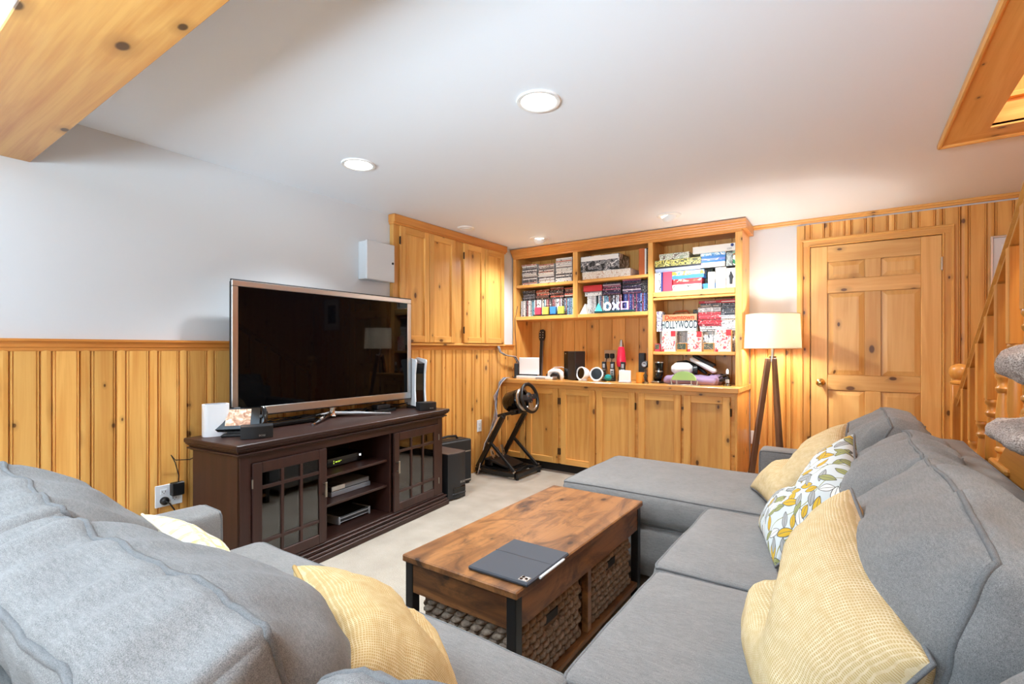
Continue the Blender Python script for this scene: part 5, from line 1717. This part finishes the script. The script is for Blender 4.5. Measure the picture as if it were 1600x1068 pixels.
def round_speaker(label, loc, rz):
    t = thing('round_speaker', label, 'speaker', loc, rz, 'round white desktop speakers')
    M = Mx.Translation((0, 0, .068)) @ Mx.Rotation(PI / 2, 4, 'X') @ Mx.Rotation(R(-8), 4, 'X')
    obj('white_shell', B().lathe([(.03, -.055), (.05, -.045), (.062, -.01), (.066, .02), (.064, .03), (.055, .03), (.052, .022)], 36, M, cap=False), white_pl, t)
    obj('black_back', B().lathe([(.001, -.057), (.035, -.056), (.05, -.045)], 28, M), black, t)
    obj('cone', B().lathe([(.053, .022), (.035, .012), (.015, .004), (.001, .008)], 30, M), black_gloss, t)
    obj('dome', B().lathe([(.016, .004), (.012, .012), (.001, .016)], 20, M), grey_pl, t)
    obj('foot_ring', B().lathe([(.04, 0), (.045, .004), (.03, .01)], 24), white_pl, t)


round_speaker('round white speaker with a dark cone turned towards the wall cabinet', (-2.15, 4.33, ZC), R(-22))
round_speaker('round white speaker with a dark cone facing the sofa', (-1.985, 4.30, ZC), R(8))

t = thing('lava_lamp', 'red lava lamp with a silver cone base on the counter', 'lava lamp', (-1.845, 4.55, ZC))
obj('base', B().lathe([(.045, 0), (.047, .006), (.026, .075), (.028, .085), (.04, .135)], 28), foil, t)
obj('bottle', B().lathe([(.04, .135), (.046, .16), (.046, .20), (.034, .30), (.026, .33)], 28), lava_red, t)
obj('cap', B().lathe([(.027, .325), (.022, .355), (.013, .395), (.003, .40)], 24), foil, t)
t = thing('double_outlet', 'double outlet plate with black plugs on the bookcase back panel', 'outlet', (-2.03, YBk - .0145, 1.13))
obj('cover_plate', B().box(-.065, -.006, -.06, .065, 0, .06, .003), solid('tan_plate', (206, 176, 140), .5), t, smooth=False)
for s in (-1, 1):
    obj('plug', B().box(s * .028 - .022, -.035, -.025, s * .028 + .022, -.005, .025, .008), black, t, smooth=False)
    obj('cable', B().tube([(s * .028, -.03, -.02), (s * .03, -.045, -.07), (s * .04 + .02, -.03, -.15), (s * .04 + .03, -.04, -.232)], .004, 6), black, t)
for i, (x, lab) in enumerate(((-1.965, 'black and silver remote standing nearest the round speakers'), (-1.88, 'black and silver remote standing in front of the lava lamp'), (-1.775, 'black and silver remote standing behind the white card stand'))):
    t = thing('remote_control', lab, 'remote control', (x, 4.42, ZC), R(5 * (i - 1)), 'upright remote controls')
    obj('body', B().box(-.022, -.01, .02, .022, .01, .185, .004), black, t, smooth=False)
    obj('silver_face', B().box(-.019, -.0115, .03, .019, -.009, .115, .002), silver, t, smooth=False)
    obj('button_pad', B().box(-.012, -.0125, .125, .012, -.009, .165, .002), grey_pl, t, smooth=False)
    obj('button', B().box(-.01, -.013, .045, .01, -.011, .055).box(-.01, -.013, .065, .01, -.011, .075).box(-.01, -.013, .085, .01, -.011, .095), charcoal, t, smooth=False)
    obj('stand', B().box(-.028, -.02, 0, .028, .02, .022, .004), black, t, smooth=False)
t = thing('teal_globe', 'small round teal ornament on the counter before the remotes', 'ornament', (-1.885, 4.325, ZC))
obj('globe', B().lathe([(.012, .008), (.028, .016), (.036, .035), (.03, .056), (.012, .068), (.001, .07)], 24), teal, t)
obj('base', B().lathe([(.026, 0), (.026, .006), (.012, .009)], 20), brass, t)
t = thing('card_stand', 'blank white square card stand near the front of the counter', 'stand', (-1.70, 4.28, ZC), R(4))
obj('card', B().box(-.055, -.006, .012, .055, .006, .112, .003), white_pl, t, smooth=False)
obj('foot', B().box(-.055, -.02, 0, .055, .03, .013, .003), clear_pl, t, smooth=False)
t = thing('drum_cable_box', 'tall slim black power strip standing by the bookcase divider', 'power strip', (-1.615, 4.50, ZC), 0)
obj('housing', B().box(-.03, -.025, 0, .03, .025, .27, .006), black, t, smooth=False)
for i in range(5):
    obj('socket', B().cyl((0, -.0265, .05 + i * .045), (0, -.024, .05 + i * .045), .014, 14), charcoal, t)
t = thing('tan_plate', 'tan outlet plate on the back panel behind the black power strip', 'outlet', (-1.60, YBk - .0145, 1.14))
obj('cover_plate', B().box(-.045, -.006, -.07, .045, 0, .07, .003), solid('tan_plate_b', (206, 176, 140), .5), t, smooth=False)
t = thing('camera', 'small black camera-like gadget on a stand by the divider', 'gadget', (-1.565, 4.44, ZC + .0))
obj('pole', B().cyl((0, 0, 0), (0, 0, .13), .012, 12).cyl((0, 0, 0), (0, 0, .012), .035, 18), black, t)
obj('head', B().lathe([(.02, -.03), (.032, -.025), (.034, .02), (.026, .028)], 18, Mx.Translation((0, 0, .165)) @ Mx.Rotation(PI / 2, 4, 'X')), black, t)
obj('lens_ring', B().lathe([(.018, .028), (.024, .034), (.018, .036), (.01, .03)], 18, Mx.Translation((0, 0, .165)) @ Mx.Rotation(PI / 2, 4, 'X')), grey_pl, t)
t = thing('orange_tumbler', 'orange glass tumbler standing on the counter by the divider', 'tumbler', (-1.575, 4.33, ZC))
obj('glass', B().lathe([(.032, 0), (.036, .004), (.038, .095), (.035, .095), (.033, .012), (.001, .01)], 24), orange_c, t)
t = thing('crystal_figurine', 'clear glass figurine standing beside the orange tumbler', 'figurine', (-1.515, 4.30, ZC))
obj('figure', B().lathe([(.028, 0), (.028, .008), (.01, .016), (.014, .05), (.02, .07), (.012, .085), (.008, .10), (.014, .112), (.008, .128), (.001, .132)], 14), clear_glass, t)
t = thing('black_trophy', 'black and silver boot-shaped ornament beside the divider on the counter', 'ornament', (-1.43, 4.40, ZC), R(-20))
obj('plinth', B().box(-.04, -.05, 0, .04, .05, .018, .003), silver, t, smooth=False)
obj('boot', B().tube([(0, -.04, .04), (0, -.01, .045), (0, .01, .08), (0, .012, .14), (0, .01, .185)], [.022, .036, .035, .033, .038], 16), black_gloss, t)
obj('silver_band', B().tube([(0, .011, .098), (0, .012, .112)], [.0365, .0365], 16), silver, t)
obj('silver_top', B().tube([(0, .01, .182), (0, .01, .192)], [.04, .04], 16), silver, t)

# heap at the open end of the counter
t = thing('cloth_bag', 'flattened lilac cloth bag lying on the counter under the tall end shelf', 'bag', (-1.14, 4.44, ZC))
f = cushion_fn(.44, .20, .07, .03, (.01, .01, .012), 3., .012, None, 9.)
pts, quads = cube_surface(20, 12, 6)
obj('bag_body', B().add([f(p) + V((0, 0, .042)) for p in pts], quads), lilac, t, ang=180)
t = thing('vr_headset', 'white and black headset lying on the lilac bag', 'headset', (-1.20, 4.44, ZC + .082), R(12))
f = cushion_fn(.17, .11, .095, .04, (.01, .02, .01), 8., 0.)
obj('visor', B().add([f(p) + V((-.03, 0, .05)) for p in pts], quads), white_pl, t, ang=180)
obj('lens_cup', B().lathe([(.036, .0), (.038, .03), (.022, .034), (.001, .02)], 22, Mx.Translation((.065, -.02, .045)) @ Mx.Rotation(PI / 2, 4, 'Y')), black, t)
obj('face_pad', B().tube([(-.08, .05, .10), (0, .058, .108), (.06, .05, .085), (.13, .03, .04), (.17, .0, .012)], [.014, .018, .018, .016, .012], 10), black, t, ang=180)
t = thing('headset_strap', 'white and black strap shell resting on the headset', 'headset', (-1.035, 4.45, ZC + .10), R(-6))
obj('white_shell', B().bar((-.13, 0, .125), (.09, 0, .012), .07, .04, (0, 0, 1), .016), white_pl, t, smooth=True)
obj('black_strap', B().bar((-.11, .005, .155), (.08, .005, .06), .06, .03, (0, 0, 1), .012), black, t, smooth=True)
t = thing('black_cable_coil', 'tangle of black cable on the counter beside the lilac bag', 'cable', (-.93, 4.46, ZC))
obj('coil', B().tube([(.08 * math.cos(i * .55) * (1 - .004 * i) + .01 * math.sin(i * 1.7), .045 * math.sin(i * .55), .03 + .05 * abs(math.sin(i * .31)) + .012 * math.sin(i * 1.3)) for i in range(48)], .0055, 6), black, t, ang=180)
obj('black_plug', B().box(-.10, -.03, 0, -.02, .03, .07, .01), black, t, smooth=False)
t = thing('leaf_dish', 'pale green leaf-patterned ornament in a low wire stand at the counter edge', 'ornament', (-1.17, 4.27, ZC), R(2))
obj('stand', B().box(-.13, -.012, 0, .13, .012, .006, .002).tube([(-.10, 0, .004), (-.11, 0, .045)], .005, 6).tube([(-.06, 0, .004), (-.06, 0, .045)], .005, 6).tube([(.06, 0, .004), (.06, 0, .05)], .005, 6).tube([(.105, 0, .004), (.11, 0, .04)], .005, 6), nickel, t)
obj('leaf_fan', B().prism([(-.06 + .10 * math.cos(PI * i / 14), .022 + .075 * math.sin(PI * i / 14)) for i in range(15)][::-1], -.012, .012, Mx.Translation((.06, 0, .02)) @ MY), mossgreen, t)
t = thing('tiny_bottle', 'small clear bottle with a white cap at the end of the counter', 'bottle', (-.845, 4.37, ZC))
obj('glass', B().lathe([(.03, 0), (.03, .006), (.014, .014), (.014, .06), (.016, .075), (.009, .095), (.008, .10)], 18), clear_glass, t)
obj('cap', B().lathe([(.010, .10), (.011, .125), (.006, .14), (.001, .142)], 16), white_pl, t)
obj('label', B().lathe([(.0146, .025), (.0146, .055)], 18, cap=False), grey_pl, t)
t = thing('guitar_toy', 'small toy guitar neck leaning on the back panel behind the white dock', 'toy guitar', (-2.83, 4.66, ZC), 0, rot=(R(-4), 0, 0))
obj('neck', B().box(-.02, -.012, .0, .02, .012, .40, .004), solid('grey_brown_neck', (110, 100, 96), .5), t, smooth=False)
obj('dark_fingerboard', B().box(-.017, -.0145, .0, .017, -.011, .42, .002), charcoal, t, smooth=False)
obj('headstock', B().prism([(-.022, .40), (.022, .40), (.034, .44), (.032, .51), (.012, .525), (-.02, .52), (-.034, .48), (-.034, .43)], -.012, .010, MY), black, t, smooth=False)
for s in (-1, 1):
    for k in range(3):
        obj('tuning_peg', B().cyl((s * .018, -.016, .435 + k * .028), (s * .018, -.011, .435 + k * .028), .006, 10), silver, t)
